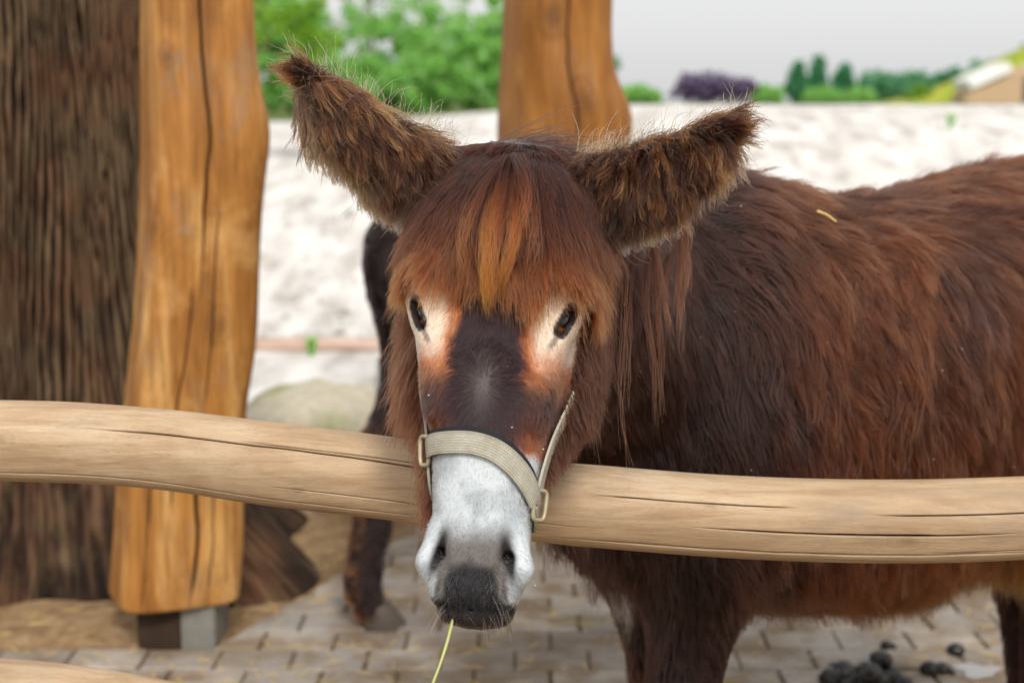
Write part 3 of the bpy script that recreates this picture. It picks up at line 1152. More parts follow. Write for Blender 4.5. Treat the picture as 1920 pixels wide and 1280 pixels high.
def loftp(O, ax, tab, n=2.3, cols=None):
    """tab rows: s, width half (axis 1), lo half (axis 2 negative), hi half (axis 2 positive), centre on axis 2"""
    O = np.array(O, float)
    A, B, C = [unit(v) for v in ax]
    tab = np.array(tab, float)
    ss = np.linspace(tab[0, 0], tab[-1, 0], 240)
    cur = [np.interp(ss, tab[:, 0], tab[:, k]) for k in range(1, tab.shape[1])]
    k = np.hanning(27)[1:-1]
    k /= k.sum()
    cur = [np.convolve(np.pad(c, 12, mode='edge'), k, mode='valid') for c in cur]
    s0, s1 = ss[0], ss[-1]

    def fn(x, y, z):
        dx, dy, dz = x - O[0], y - O[1], z - O[2]
        s = dx * A[0] + dy * A[1] + dz * A[2]
        l = dx * B[0] + dy * B[1] + dz * B[2]
        d = dx * C[0] + dy * C[1] + dz * C[2]
        sc = np.clip(s, s0, s1)
        i = (sc - s0) / (s1 - s0) * 239
        i0 = np.clip(i.astype(np.int32), 0, 238)
        t = i - i0
        w_, lo, hi, ce = (c[i0] + (c[i0 + 1] - c[i0]) * t for c in cur)
        d = d - ce
        hh = np.where(d < 0, lo, hi)
        r = (np.abs(l / w_) ** n + np.abs(d / hh) ** n) ** (1 / n)
        v = (r - 1) * np.minimum(w_, np.minimum(lo, hi)) * 0.95
        over = np.maximum(np.maximum(s0 - s, s - s1), 0)
        return np.where(over > 0, np.maximum(v, 0) + over, v)
    m = max(c.max() for c in cur[:3]) + np.abs(cur[3]).max()
    e0, e1 = O + A * s0, O + A * s1
    return fn, np.minimum(e0, e1) - m, np.maximum(e0, e1) + m


class Head:
    """head frame: s down the face from the poll, l across (towards image right), d from the face back to the jaw"""
    def __init__(self, A, B, yaw=0.0, lat0=(1, 0, 0)):
        self.A = np.array(A, float)
        self.h = unit(np.array(B, float) - self.A)
        lat = np.array(lat0, float)
        lat = unit(lat - self.h * (lat @ self.h))
        dep = np.cross(lat, self.h)
        self.lat = lat * math.cos(yaw) - dep * math.sin(yaw)
        self.dep = dep * math.cos(yaw) + lat * math.sin(yaw)
        self.len = float(np.linalg.norm(np.array(B, float) - self.A))

    def p(self, s, l, d):
        return self.A + s * self.h + l * self.lat + d * self.dep

    def inv(self, P):
        q = np.asarray(P) - self.A
        return q @ self.h, q @ self.lat, q @ self.dep

    def px(self, px, py, d):
        """point on the plane at depth d of the head frame, seen at photograph pixel (px, py)"""
        r = at(px, py, 1.0) - np.array((0, 0, CAM_H))
        o = np.array((0, 0, CAM_H)) - self.A
        t = (d - o @ self.dep) / (r @ self.dep)
        return np.array((0, 0, CAM_H)) + t * r


HEAD_TAB = [  # s, half width, front, back, centre
    (0.01, 0.045, 0.025, 0.05, 0.01), (0.028, 0.074, 0.048, 0.08, 0), (0.06, 0.092, 0.066, 0.115, 0), (0.10, 0.104, 0.080, 0.14, 0), (0.16, 0.107, 0.085, 0.155, 0), (0.215, 0.098, 0.084, 0.165, 0),
    (0.26, 0.088, 0.081, 0.165, 0), (0.31, 0.080, 0.076, 0.15, 0), (0.37, 0.072, 0.069, 0.105, 0), (0.43, 0.065, 0.062, 0.080, 0), (0.48, 0.060, 0.058, 0.070, 0), (0.52, 0.055, 0.055, 0.066, 0), (0.55, 0.050, 0.050, 0.062, 0),
    (0.575, 0.044, 0.042, 0.056, 0.002), (0.597, 0.038, 0.030, 0.045, 0.006)]

TORSO0 = [  # x, half width, below, above, centre z
    (-1.02, 0.05, 0.06, 0.06, 1.06), (-0.99, 0.12, 0.15, 0.14, 1.06), (-0.92, 0.19, 0.26, 0.23, 1.07), (-0.80, 0.235, 0.36, 0.285, 1.06), (-0.66, 0.255, 0.39, 0.305, 1.03), (-0.50, 0.27, 0.40, 0.29, 1.00), (-0.35, 0.268, 0.39, 0.295, 0.99), (-0.2, 0.255, 0.375, 0.32, 0.99),
    (-0.05, 0.235, 0.355, 0.345, 0.99), (0.06, 0.205, 0.30, 0.32, 0.98), (0.14, 0.165, 0.23, 0.25, 0.95), (0.20, 0.11, 0.15, 0.16, 0.92), (0.225, 0.05, 0.06, 0.07, 0.91)]

TORSO = [((-0.35 + (x + 0.35) * 1.17) if x < -0.35 else x, a, b_ + {-0.92: 0.06, -0.80: 0.11, -0.66: 0.06, -0.50: 0.03}.get(x, 0), c + (0.045 if -0.3 < x < 0.0 else 0.03 if -0.6 < x < -0.3 else 0), z + 0.035 * float(smooth(-0.5, -0.8, x))) for x, a, b_, c, z in TORSO0]


class Donkey:
    def __init__(self, origin, fwd, head, ears, stance=((0, 0), (0, 0), (0, 0), (0, 0)), neck_base=(0.06, 0, 1.06), scale=1.0, torso=None, hind=-0.80, thick=1.0):
        self.O = np.array(origin, float)
        self.f = unit(np.array((fwd[0], fwd[1], 0.0)))
        self.lf = np.array((-self.f[1], self.f[0], 0.0))
        self.head = head
        self.ears = ears
        self.stance = stance
        self.nb = neck_base
        self.sc = scale
        self.torso = torso or TORSO
        self.hind = hind
        self.thick = thick

    def L(self, x, y, z):
        return self.O + (self.f * x + self.lf * y + np.array((0, 0, z))) * self.sc

    def invL(self, P):
        q = (np.asarray(P) - self.O) / self.sc
        return q @ self.f, q @ self.lf, q[..., 2]

    def prims(self):
        L, H, sc = self.L, self.head, self.sc
        up = np.array((0, 0, 1.0))
        G = {}
        tab = np.array(self.torso) * sc
        G['torso'] = [(loftp(self.O, (self.f, self.lf, up), tab, 2.25), 0.05)]
        nk = []
        nb = L(*self.nb)
        hb = H.p(0.12, 0, 0.09)
        nk.append((cone(nb, hb, 0.165 * sc, 0.095 * sc), 0.07))
        nk.append((cone(L(-0.06, 0, 1.24), H.p(0.105, 0, 0.075), 0.075 * sc, 0.055 * sc), 0.07))
        nk.append((cone(L(0.08, 0, 1.10), H.p(0.06, 0, 0.08), 0.11 * sc, 0.08 * sc), 0.07))
        G['neck'] = nk
        lg = []
        for i, (fx, y) in enumerate(((0, 0.088), (0, -0.112))):
            dx, dy = self.stance[i]
            lg += [(cone(L(0.02, y, 0.98), L(-0.02, y * 1.05, 0.74), 0.12 * sc, 0.085 * sc), 0.06), (cone(L(-0.02, y * 1.05, 0.74), L(dx * .6, y * 1.02, 0.44), 0.078 * sc, 0.052 * sc), 0.05),
                   (cone(L(dx * .6 + .005, y * 1.02, 0.46), L(dx * .6, y * 1.02, 0.39), 0.058 * sc, 0.05 * sc), 0.02), (cone(L(dx * .6, y * 1.02, 0.42), L(dx - .01, y + dy, 0.15), 0.046 * sc, 0.036 * sc), 0.03),
                   (cone(L(dx - .01, y + dy, 0.15), L(dx - .012, y + dy, 0.13), 0.043 * sc, 0.041 * sc), 0.02), (cone(L(dx - .005, y + dy, 0.13), L(dx + .035, y + dy, 0.07), 0.037 * sc, 0.043 * sc), 0.02)]
        for i, y in enumerate((0.125, -0.125)):
            dx, dy = self.stance[i + 2]
            x0 = self.hind
            lg += [(cone(L(x0 - 0.02, y, 1.02), L(x0 + 0.10, y * 1.15, 0.76), 0.165 * sc, 0.12 * sc), 0.07), (cone(L(x0 - .04, y, 0.95), L(x0 - 0.06 + dx * .3, y * 1.1, 0.72), 0.14 * sc, 0.095 * sc), 0.06),
                   (cone(L(x0 + 0.04 + dx * .3, y * 1.1, 0.76), L(x0 - 0.085 + dx * .7, y * 1.02, 0.50), 0.11 * sc * self.thick, 0.055 * sc * self.thick), 0.05),
                   (cone(L(x0 - 0.095 + dx * .7, y * 1.02, 0.52), L(x0 - 0.08 + dx * .7, y * 1.02, 0.42), 0.05 * sc * self.thick, 0.05 * sc * self.thick), 0.03), (cone(L(x0 - .075 + dx * .7, y * 1.02, 0.46), L(x0 - .05 + dx, y + dy, 0.16), 0.048 * sc * self.thick, 0.039 * sc * self.thick), 0.03),
                   (cone(L(x0 - .055 + dx, y + dy, 0.155), L(x0 - .058 + dx, y + dy, 0.135), 0.046 * sc, 0.044 * sc), 0.02), (cone(L(x0 - .05 + dx, y + dy, 0.13), L(x0 - .028 + dx, y + dy, 0.07), 0.040 * sc, 0.046 * sc), 0.02)]
        xe = self.torso[0][0] + 0.03
        lg += [(cone(L(xe + 0.07, 0, 1.22), L(xe - 0.020, 0, 1.04), 0.04 * sc, 0.032 * sc), 0.03), (cone(L(xe - 0.020, 0, 1.04), L(xe + 0.01, 0, 0.74), 0.03 * sc, 0.017 * sc), 0.01)]
        self.tail = L(xe + 0.01, 0, 0.78)
        G['leg'] = lg
        hd = [(loftp(H.A, (H.h, H.lat, H.dep), HEAD_TAB, 2.35), 0.04)]
        for sgn in (-1, 1):
            hd.append((ellip(H.p(0.255, sgn * 0.060, 0.085), (H.h, H.lat, H.dep), (0.105, 0.046, 0.085)), 0.04))        # jowl
            hd.append((cone(H.p(0.240, sgn * 0.076, -0.052), H.p(0.34, sgn * 0.060, -0.045), 0.018, 0.012), 0.03))     # cheek ridge below the eye
            hd.append((cone(H.p(0.180, sgn * 0.074, -0.060), H.p(0.210, sgn * 0.090, -0.045), 0.022, 0.017), 0.03))    # brow bone
        hd.append((ellip(H.p(0.555, 0, 0.0), (H.h, H.lat, H.dep), (0.035, 0.045, 0.05)), 0.03))
        G['head'] = hd
        for k, e in enumerate(self.ears):
            G['ear%d' % k] = e
        return G

    def build(self, grid, eyes=False, smooth_it=2):
        self.F = Field(*grid)
        self.G = self.prims()
        for k in ('torso', 'leg', 'neck', 'head'):
            for p, kk in self.G[k]:
                self.F.add(p, kk)
        for k in self.G:
            if k.startswith('ear'):
                for p, kk in self.G[k]:
                    self.F.add(p, kk)
        self.detail()
        self.V, self.Q = self.F.mesh(smooth_it)
        order = [k for k in self.G]
        D = []
        x, y, z = self.V.T
        for k in order:
            D.append(np.min([p[0](x, y, z) for p, _ in self.G[k]], 0))
        D = np.array(D)
        self.order = order
        self.reg = D.argmin(0)
        # vertex normals
        a, b_, c, d = (self.V[self.Q[:, i]] for i in range(4))
        fn = np.cross(c - a, d - b_)
        n = np.zeros_like(self.V)
        for i in range(4):
            for ch in range(3):
                n[:, ch] += np.bincount(self.Q[:, i], fn[:, ch], len(n))
        self.N = unit(n)

    def detail(self):
        pass


# ---- hair
def scatter(V, Q, N, reg, weight, n, rg):
    """n roots on the quads with per-vertex density weight"""
    a, b_, c, d = (V[Q[:, i]] for i in range(4))
    ar = np.linalg.norm(np.cross(c - a, d - b_), axis=1) * 0.5
    p = ar * weight[Q].mean(1)
    cum = np.cumsum(p)
    f = np.searchsorted(cum, rg.random(n) * cum[-1])
    f = np.minimum(f, len(Q) - 1)
    u, v = rg.random((n, 1)), rg.random((n, 1))
    q = Q[f]
    bl = lambda A: (A[q[:, 0]] * (1 - u) + A[q[:, 1]] * u) * (1 - v) + (A[q[:, 3]] * (1 - u) + A[q[:, 2]] * u) * v
    return bl(V), unit(bl(N)), q[:, 0]


def grow(root, nrm, d0, length, K, field, rg, lift=0.3, grav=0.0, jit=0.15, curl=0.0, curl_n=2.0, clump=0.0, clump_every=30, clump_pow=1.3, hug=0.004, side=None):
    n = len(root)
    tan = unit(d0 - nrm * np.sum(d0 * nrm, 1, keepdims=True))
    d = unit(tan + nrm * lift + rg.normal(size=(n, 3)) * jit)
    step = (length / (K - 1))[:, None]
    P = np.zeros((n, K, 3))
    p = root - nrm * 0.003
    P[:, 0] = p
    g = np.array((0, 0, -1.0))
    for k in range(1, K):
        d = unit(d + g * grav / K + rg.normal(size=(n, 3)) * jit * 0.35)
        p = p + d * step
        if field is not None:
            val, gr = field.sample(p)
            need = hug * min(1.0, k / 2)
            push = np.clip(need - val, 0, 0.03)[:, None]
            p = p + gr * push
        P[:, k] = p
    t = np.linspace(0, 1, K)[None, :, None]
    if curl > 0:
        ph = rg.random((n, 1)) * 2 * PI
        e1 = unit(np.cross(tan, nrm + 0.01))
        e2 = np.cross(unit(P[:, -1] - P[:, 0]), e1)
        fr = curl_n * rg.uniform(0.7, 1.3, (n, 1))
        tt = t[..., 0]
        amp = curl * length[:, None] * tt
        P += (np.sin(ph + tt * 2 * PI * fr) * amp)[..., None] * e1[:, None] + (np.cos(ph + tt * 2 * PI * fr) * amp * 0.7)[..., None] * e2[:, None]
        P[:, 0] = root - nrm * 0.003
    if clump > 0:
        m = max(n // clump_every, 1)
        ci = rg.choice(n, m, replace=False)
        kd = kdtree.KDTree(m)
        for j, i in enumerate(ci):
            kd.insert(root[i], j)
        kd.balance()
        own = np.array([kd.find(r)[1] for r in root])
        gP = P[ci[own]]
        wgt = clump * rg.uniform(0.5, 1.0, (n, 1, 1)) * t ** clump_pow
        P = P + (gP - P) * wgt
        return P, own
    return P, np.arange(n)


def mat_hair():
    b = NB('donkey_hair')
    h = b.n('ShaderNodeBsdfHairPrincipled')
    h.model = 'CHIANG'
    h.parametrization = 'COLOR'
    b.l(b.attr('col'), h.inputs['Color'])
    h.inputs['IOR'].default_value = 1.42
    h.inputs['Roughness'].default_value = 0.40
    h.inputs['Radial Roughness'].default_value = 0.6
    h.inputs['Coat'].default_value = 0.0
    h.inputs['Random Roughness'].default_value = 0.2
    b.l(h.outputs[0], b.out.inputs['Surface'])
    return b.m


HAIR = mat_hair()


class HairBag:
    """collects strands of one part and links them as one hair-curves object"""
    def __init__(self):
        self.P, self.C, self.R = [], [], []

    def add(self, P, croot, ctip, r0, r1, pw=1.0):
        n, K = P.shape[:2]
        t = (np.linspace(0, 1, K) ** pw)[None, :, None]
        C = croot[:, None] * (1 - t) + ctip[:, None] * t
        tr = np.linspace(0, 1, K)[None]
        R = np.broadcast_to(np.asarray(r0).reshape(-1, 1) * (1 - tr ** 1.5) + r1 * tr ** 1.5, (n, K))
        self.P.append(P)
        self.C.append(C)
        self.R.append(R)

    def build(self, name, parent, loc, mat=None, gain=0.5):
        sizes = np.concatenate([np.full(p.shape[0], p.shape[1], np.int32) for p in self.P])
        pos = np.concatenate([p.reshape(-1, 3) for p in self.P]) - np.asarray(loc)
        col = np.concatenate([c.reshape(-1, 3) for c in self.C])
        lum = col.mean(1, keepdims=True)
        col = col * (gain + (0.70 - gain) * smooth(0.25, 0.6, lum))
        col = np.concatenate([np.clip(col, 0.002, 0.95), np.ones((len(col), 1))], 1)
        rad = np.concatenate([r.reshape(-1) for r in self.R])
        hc = bpy.data.hair_curves.new(name)
        hc.add_curves([int(s) for s in sizes])
        hc.attributes['position'].data.foreach_set('vector', pos.astype(np.float32).ravel())
        ra = hc.attributes.get('radius') or hc.attributes.new('radius', 'FLOAT', 'POINT')
        ra.data.foreach_set('value', rad.astype(np.float32))
        ca = hc.attributes.new('col', 'FLOAT_COLOR', 'POINT')
        ca.data.foreach_set('color', col.astype(np.float32).ravel())
        hc.materials.append(mat or HAIR)
        o = bpy.data.objects.new(name, hc)
        COL.objects.link(o)
        o.parent = parent
        return o


def lerp(a, b, t):
    t = np.asarray(t)[:, None]
    return a * (1 - t) + b * t


def varc(c, rg, amt=0.2, n=None):
    n = n or len(c)
    return np.broadcast_to(c, (n, 3)) * rg.uniform(1 - amt, 1 + amt, (n, 1)) * rg.uniform(1 - amt * .25, 1 + amt * .25, (n, 3))


# ------------------------------------------------------------------ the shaggy donkey in front
HEAD = Head(at(962, 285, 1.86), at(888, 1182, 1.66), yaw=math.radians(7), lat0=(1, 0, -0.0))
EYE_L = HEAD.p(0.229, -0.0760, -0.044)
EYE_R = HEAD.p(0.229, 0.0755, -0.044)


def eye_frame(sgn):
    C = EYE_L if sgn < 0 else EYE_R
    n = unit(HEAD.lat * sgn * 0.62 - HEAD.dep * 0.78)
    u = unit(HEAD.h * 0.86 - HEAD.lat * sgn * 0.50)
    u = unit(u - n * (u @ n))
    v = np.cross(n, u)
    return C, n, u, v


class MainDonkey(Donkey):
    def detail(self):
        F, H = self.F, self.head
        for sgn in (-1, 1):
            C, n, u, v = eye_frame(sgn)
            F.add(ellip(C + n * 0.001, (n, u, v), (0.0245, 0.030, 0.0245)), 0.012)
            F.add(cone(C + n * 0.022 - u * 0.013, C + n * 0.020 + u * 0.015, 0.0105, 0.0080), 0.003, cut=True)
            inn = unit(-H.lat * sgn - n * ((-H.lat * sgn) @ n))
            F.add(cone(C + n * 0.0235 + inn * 0.0080 - u * 0.018, C + n * 0.0225 + inn * 0.0078 + u * 0.016, 0.0050, 0.0042), 0.003)
            F.add(cone(C + n * 0.0215 - inn * 0.0098 - u * 0.012, C + n * 0.0215 - inn * 0.0094 + u * 0.016, 0.0030, 0.0034), 0.003)
            # tear groove
            F.add(cone(C + n * 0.020 + u * 0.019, C + n * 0.012 + u * 0.042, 0.003, 0.002), 0.006, cut=True)
            # nostril: flared rim outside, slit inside
            o0 = H.p(0.494, sgn * 0.050, -0.030)
            o1 = H.p(0.532, sgn * 0.0525, -0.036)
            o2 = H.p(0.568, sgn * 0.041, -0.034)
            F.add(cone(o0, o1, 0.013, 0.0165), 0.015)
            F.add(cone(o1, o2, 0.0165, 0.011), 0.012)
            F.add(ellip(H.p(0.505, sgn * 0.024, -0.050), (H.h, H.lat, H.dep), (0.026, 0.016, 0.013)), 0.012)   # alar fold
            i0 = H.p(0.488, sgn * 0.0480, -0.060)
            i1 = H.p(0.520, sgn * 0.0440, -0.062)
            i2 = H.p(0.549, sgn * 0.0320, -0.060)
            F.add(cone(i0, i1, 0.0050, 0.0108), 0.006, cut=True)
            F.add(cone(i1, i2, 0.0108, 0.0072), 0.006, cut=True)
            F.add(cone(i1 + H.dep * 0.004, i1 + H.dep * 0.040 - H.lat * sgn * 0.008, 0.0085, 0.006), 0.005, cut=True)
        F.add(cone(self.L(-0.20, 0.275, 1.10), self.L(-0.34, 0.285, 0.82), 0.014, 0.022), 0.035, cut=True)
        F.add(cone(self.L(-0.06, 0.255, 0.88), self.L(-0.10, 0.25, 0.70), 0.012, 0.016), 0.03, cut=True)
        # upper lip lobe, mouth slot, lower lip
        F.add(ellip(H.p(0.562, 0, -0.018), (H.h, H.lat, H.dep), (0.026, 0.036, 0.028)), 0.02)
        F.add(ellip(H.p(0.592, 0, 0.000), (H.h, H.lat, H.dep), (0.014, 0.033, 0.030)), 0.012)
        for sgn in (-1, 1):
            F.add(cone(H.p(0.5815, 0, -0.040), H.p(0.575, sgn * 0.038, -0.016), 0.0034, 0.0030), 0.004, cut=True)
            F.add(cone(H.p(0.527, sgn * 0.010, -0.080), H.p(0.562, sgn * 0.013, -0.066), 0.0016, 0.0016), 0.008, cut=True)


def ear(base, mid, tip, rb, rm, rt, dep, sq):
    return [(flatcone(base, mid, rb, rm, dep, sq), 0.03), (flatcone(mid, tip, rm * 1.02, rt, dep, sq), 0.03)]


EAR_L = (at(815, 365, 1.86), at(645, 235, 1.80), at(566, 140, 1.77))
EAR_R = (at(1085, 385, 1.86), at(1235, 335, 1.80), at(1375, 238, 1.76))
ears = [ear(*EAR_L, 0.044, 0.024, 0.009, (0, 1, 0), 0.55), ear(*EAR_R, 0.047, 0.027, 0.010, (0, 1, 0), 0.55)]
MD = MainDonkey((0.26, 2.42, 0), (-0.866, -0.50), HEAD, ears, stance=((0.03, 0), (-0.17, 0.0), (0.04, 0), (-0.24, 0)), hind=-0.88, thick=1.35)
fx, fy, fz = (-0.14, 0.13, 0.0028), (1.56, 1.80, 0.0028), (0.84, 1.32, 0.0028)
MD.build((axis_grid(-0.34, 1.42, 0.011, [fx]), axis_grid(1.52, 3.3, 0.011, [fy]), axis_grid(0.02, 1.72, 0.011, [fz])), True, 2)
print('donkey mesh', len(MD.V), round(time.time() - T0, 1))

# colours (coat pigments)
DARK = lin(46, 30, 28)
DARKF = lin(60, 44, 48)
BROWN = lin(88, 46, 27)
RED = lin(132, 68, 34)
ORANGE = lin(190, 112, 52)
GOLD = lin(216, 128, 50)
CREAM = lin(228, 214, 196)
WHITE = lin(196, 202, 205)
GREY = lin(128, 122, 118)
BLACK = lin(30, 29, 32)
TAN = lin(196, 160, 110)


def gauss2(s, l, s0, l0, rs, rl, rot=0.0):
    a, b_ = s - s0, l - l0
    c, sn = math.cos(rot), math.sin(rot)
    u, v = a * c + b_ * sn, -a * sn + b_ * c
    return np.exp(-((u / rs) ** 2 + (v / rl) ** 2))


def face_color(P):
    """pigment of the head by head coordinates, plus painted crease shade"""
    s, l, d = HEAD.inv(P)
    n = len(s)
    nz = fbm(P[:, 0] * 60, P[:, 1] * 60, P[:, 2] * 60, 5, 2) - 0.5
    c = np.broadcast_to(DARKF, (n, 3)).copy()
    # darker centre stripe, greyish whorl
    al = np.abs(l)
    c = lerp(c, np.broadcast_to(BROWN * 0.9, (n, 3)), 0.5 * smooth(0.05, 0.09, al + d * 0.4))
    c = lerp(c, np.broadcast_to(GREY, (n, 3)), 0.40 * gauss2(s, l, 0.315, -0.002, 0.03, 0.012))
    for sgn in (-1, 1):
        q = sgn * l
        # orange patch running down below the eye, cream inside it
        o = smooth(0.036, 0.046, q + nz * 0.02) * smooth(0.165, 0.18, s) * smooth(0.330, 0.285, s + nz * 0.03) * smooth(0.12, 0.05, d)
        c = lerp(c, np.broadcast_to(lin(182, 116, 74), (n, 3)), o)
        w_ = 0.92 * smooth(0.045, 0.062, q + nz * 0.014) * smooth(0.185, 0.20, s) * smooth(0.300, 0.250, s + nz * 0.03) * smooth(0.06, 0.0, d)
        c = lerp(c, np.broadcast_to(CREAM, (n, 3)), w_)
        # rusty patch on the cheek just above the muzzle
        r = gauss2(s, q, 0.405, 0.062, 0.045, 0.020)
        c = lerp(c, np.broadcast_to(lin(178, 104, 62), (n, 3)), np.clip(0.95 * r, 0, 1))
    # white muzzle
    edge = 0.384 + 0.35 * np.maximum(al - 0.040, 0) + 0.02 * nz
    m = smooth(edge - 0.004, edge + 0.016, s)
    mot = fbm(P[:, 0] * 38, P[:, 1] * 38, P[:, 2] * 30, 12, 3)
    wht = lerp(np.broadcast_to(WHITE, (n, 3)), np.broadcast_to(lin(150, 158, 162), (n, 3)), np.clip(0.55 * smooth(0.42, 0.66, mot) + 0.35 * smooth(0.012, 0.0, al) * smooth(0.42, 0.46, s), 0, 0.8))
    c = lerp(c, wht, m)
    # grey to black nose between and below the nostrils
    g = smooth(0.470, 0.514, s + 0.010 * nz) * smooth(0.049, 0.038, al) * smooth(0.02, -0.02, d)
    c = lerp(c, np.broadcast_to(lin(100, 93, 88), (n, 3)), 0.92 * g)
    k = smooth(0.520, 0.543, s - 9 * al ** 2 + 0.012 * nz) * smooth(0.036, 0.027, al - 0.3 * np.maximum(s - 0.56, 0) + 0.010 * nz)
    c = lerp(c, np.broadcast_to(BLACK, (n, 3)), k)
    k = smooth(0.570, 0.578, s)
    c = lerp(c, lerp(np.broadcast_to(BLACK, (n, 3)), np.broadcast_to(lin(46, 40, 43), (n, 3)), smooth(0.582, 0.59, s)), k)
    # insides of nostrils; shade of the crease below painted as a dark line
    for sgn in (-1, 1):
        k = np.clip(1.6 * gauss2(s, sgn * l, 0.521, 0.0425, 0.028, 0.0072, 0.28), 0, 1) * smooth(-0.01, -0.03, d)
        c = lerp(c, np.broadcast_to(lin(44, 38, 40), (n, 3)), k)
        k = 0.8 * np.clip(1.4 * gauss2(s, sgn * l, 0.562, 0.041, 0.013, 0.0028, 0.25), 0, 1) * smooth(0.0, -0.02, d)
        c = lerp(c, np.broadcast_to(lin(70, 62, 60), (n, 3)), k)
        C, nn, u, v = eye_frame(sgn)
        q = P - C
        a, b_, e = q @ u, q @ v, q @ nn
        rim = smooth(0.0125, 0.0105, np.sqrt((np.maximum(np.abs(a - 0.002) - 0.013, 0)) ** 2 + b_ ** 2)) * (e > 0)
        c = lerp(c, np.broadcast_to(lin(52, 44, 42), (n, 3)), rim)
        tg = smooth(0.005, 0.002, np.abs(b_)) * smooth(0.016, 0.02, a) * smooth(0.05, 0.036, a) * (e > -0.01)
        c = lerp(c, np.broadcast_to(lin(104, 92, 86), (n, 3)), tg * 0.8)
    return c


def body_color(P, rg=None):
    x, y, z = MD.invL(P)
    n = len(x)
    t = fbm(P[:, 0] * 5, P[:, 1] * 5, P[:, 2] * 4, 3, 3)
    t2 = fbm(P[:, 0] * 26, P[:, 1] * 26, P[:, 2] * 9, 9, 2)
    f = np.clip(smooth(0.30, 0.66, t * 0.6 + t2 * 0.4) * 0.75 + 0.25 * smooth(-0.1, -0.7, x) - 0.75 * smooth(-0.22, 0.10, x), 0, 1)
    return lerp(np.broadcast_to(DARK, (n, 3)), np.broadcast_to(BROWN, (n, 3)), f), f


iH = [i for i, k in enumerate(MD.order) if k == 'head'][0]
iE0 = [i for i, k in enumerate(MD.order) if k == 'ear0'][0]
iE1 = [i for i, k in enumerate(MD.order) if k == 'ear1'][0]
iN = [i for i, k in enumerate(MD.order) if k == 'neck'][0]
iT = [i for i, k in enumerate(MD.order) if k == 'torso'][0]
iG = [i for i, k in enumerate(MD.order) if k == 'leg'][0]

skin = NB('donkey_skin')
skin_m = skin.principled(skin.attr('col'), 0.75, skin.bump(skin.noise(skin.coords((1, 1, 1)), 160, 4, 0.7), 0.45, 0.003), 0.25)
don = thing('donkey', 'shaggy dark brown donkey with white muzzle leaning its head over the rail', 'donkey', tuple(MD.O))
bc, _ = body_color(MD.V)
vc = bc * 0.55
fc = face_color(MD.V)
isH = (MD.reg == iH)
sV, lV, dV = HEAD.inv(MD.V)
vc = np.where(isH[:, None], fc, vc)
vc = np.where(((MD.reg == iE0) | (MD.reg == iE1))[:, None], lin(52, 36, 30), vc)
body = mesh_np('body', MD.V - MD.O, MD.Q, skin_m, don, attrs={'col': vc})

# eyes
eb = NB('donkey_eye')
eco = eb.coords()
sep = eb.n('ShaderNodeSeparateXYZ')
eb.l(eco, sep.inputs[0])
ecol = eb.ramp(eb.math('ADD', eb.math('MULTIPLY', sep.outputs['Z'], 24.0), 0.5), [(0.60, lin(176, 164, 152)), (0.66, lin(34, 22, 18)), (0.70, lin(112, 64, 36)), (0.84, lin(150, 88, 48)), (0.88, lin(8, 8, 14))])
eye_m = eb.principled(ecol, 0.06, None, 0.6, **{'Coat Weight': 1.0, 'Coat Roughness': 0.02})
for sgn in (-1, 1):
    C, n, u, v = eye_frame(sgn)
    nu, nv = 24, 40
    ph = np.linspace(0, PI, nu)[:, None]
    th = np.linspace(0, 2 * PI, nv, endpoint=False)[None]
    r = 0.0185
    X, Y_, Z_ = np.sin(ph) * np.cos(th) * r, np.sin(ph) * np.sin(th) * r, np.cos(ph) * r + 0 * th
    Vv = np.stack([X, Y_, Z_], -1).reshape(-1, 3)
    I = np.arange(nu * nv).reshape(nu, nv)
    J = np.roll(I, -1, 1)
    Fq = np.stack([I[:-1], I[1:], J[1:], J[:-1]], -1).reshape(-1, 4)
    e = mesh_np('eye', Vv, Fq, eye_m, don)
    M = Matrix((tuple(u), tuple(v), tuple(n))).transposed().to_4x4()
    M.translation = Vector(tuple(C + n * 0.0056 - MD.O))
    e.matrix_local = M

# hooves
hoof_m = mat_plain('grey_horn', lin(84, 74, 66), 0.6, 0.3, 0.3, 60)


def hooves(D, root):
    for i, y in enumerate((0.125, -0.125, 0.125, -0.125)):
        dx, dy = D.stance[i]
        x0 = 0.03 if i < 2 else D.hind
        y = y * ((0.70, 0.90)[i] if i < 2 else 1)
        zz = np.array([0.0, 0.012, 0.05, 0.085, 0.09])
        rr = np.array([0.058, 0.060, 0.052, 0.045, 0.03]) * D.sc
        path = np.array([D.L(x0 + dx + (0.045 if i < 2 else 0.018) - z * 0.45, y + dy, z) - D.O for z in zz])
        f, lf = D.f, D.lf

        def sec(k, th):
            return np.outer(np.cos(th) * rr[k] * 1.12, f) + np.outer(np.sin(th) * rr[k] * 0.92, lf)
        V, F, th = loft(path, sec, 28)
        mesh_np('hoof', V, F, hoof_m, root)


hooves(MD, don)

# ---- coat
Vn, Qn, Nn, Rg = MD.V, MD.Q, MD.N, MD.reg
xl, yl, zl = MD.invL(Vn)
camv = unit(np.array((0.05, 0, 1.45)) - Vn)
facing = np.sum(camv * Nn, 1)
vis = np.where(facing > -0.35, 1.0, 0.22)
SUNK = (MD.F.sample(Vn)[0] > -1)
hd_s, hd_l, hd_d = HEAD.inv(Vn)
rg = np.random.default_rng(11)
f3, lf3 = MD.f, MD.lf
DN = np.array((0, 0, -1.0))


def lowdir(P, sc, seed, amp):
    return np.stack([vnoise(P[:, 0] * sc, P[:, 1] * sc, P[:, 2] * sc, seed + k) - 0.5 for k in range(3)], 1) * 2 * amp


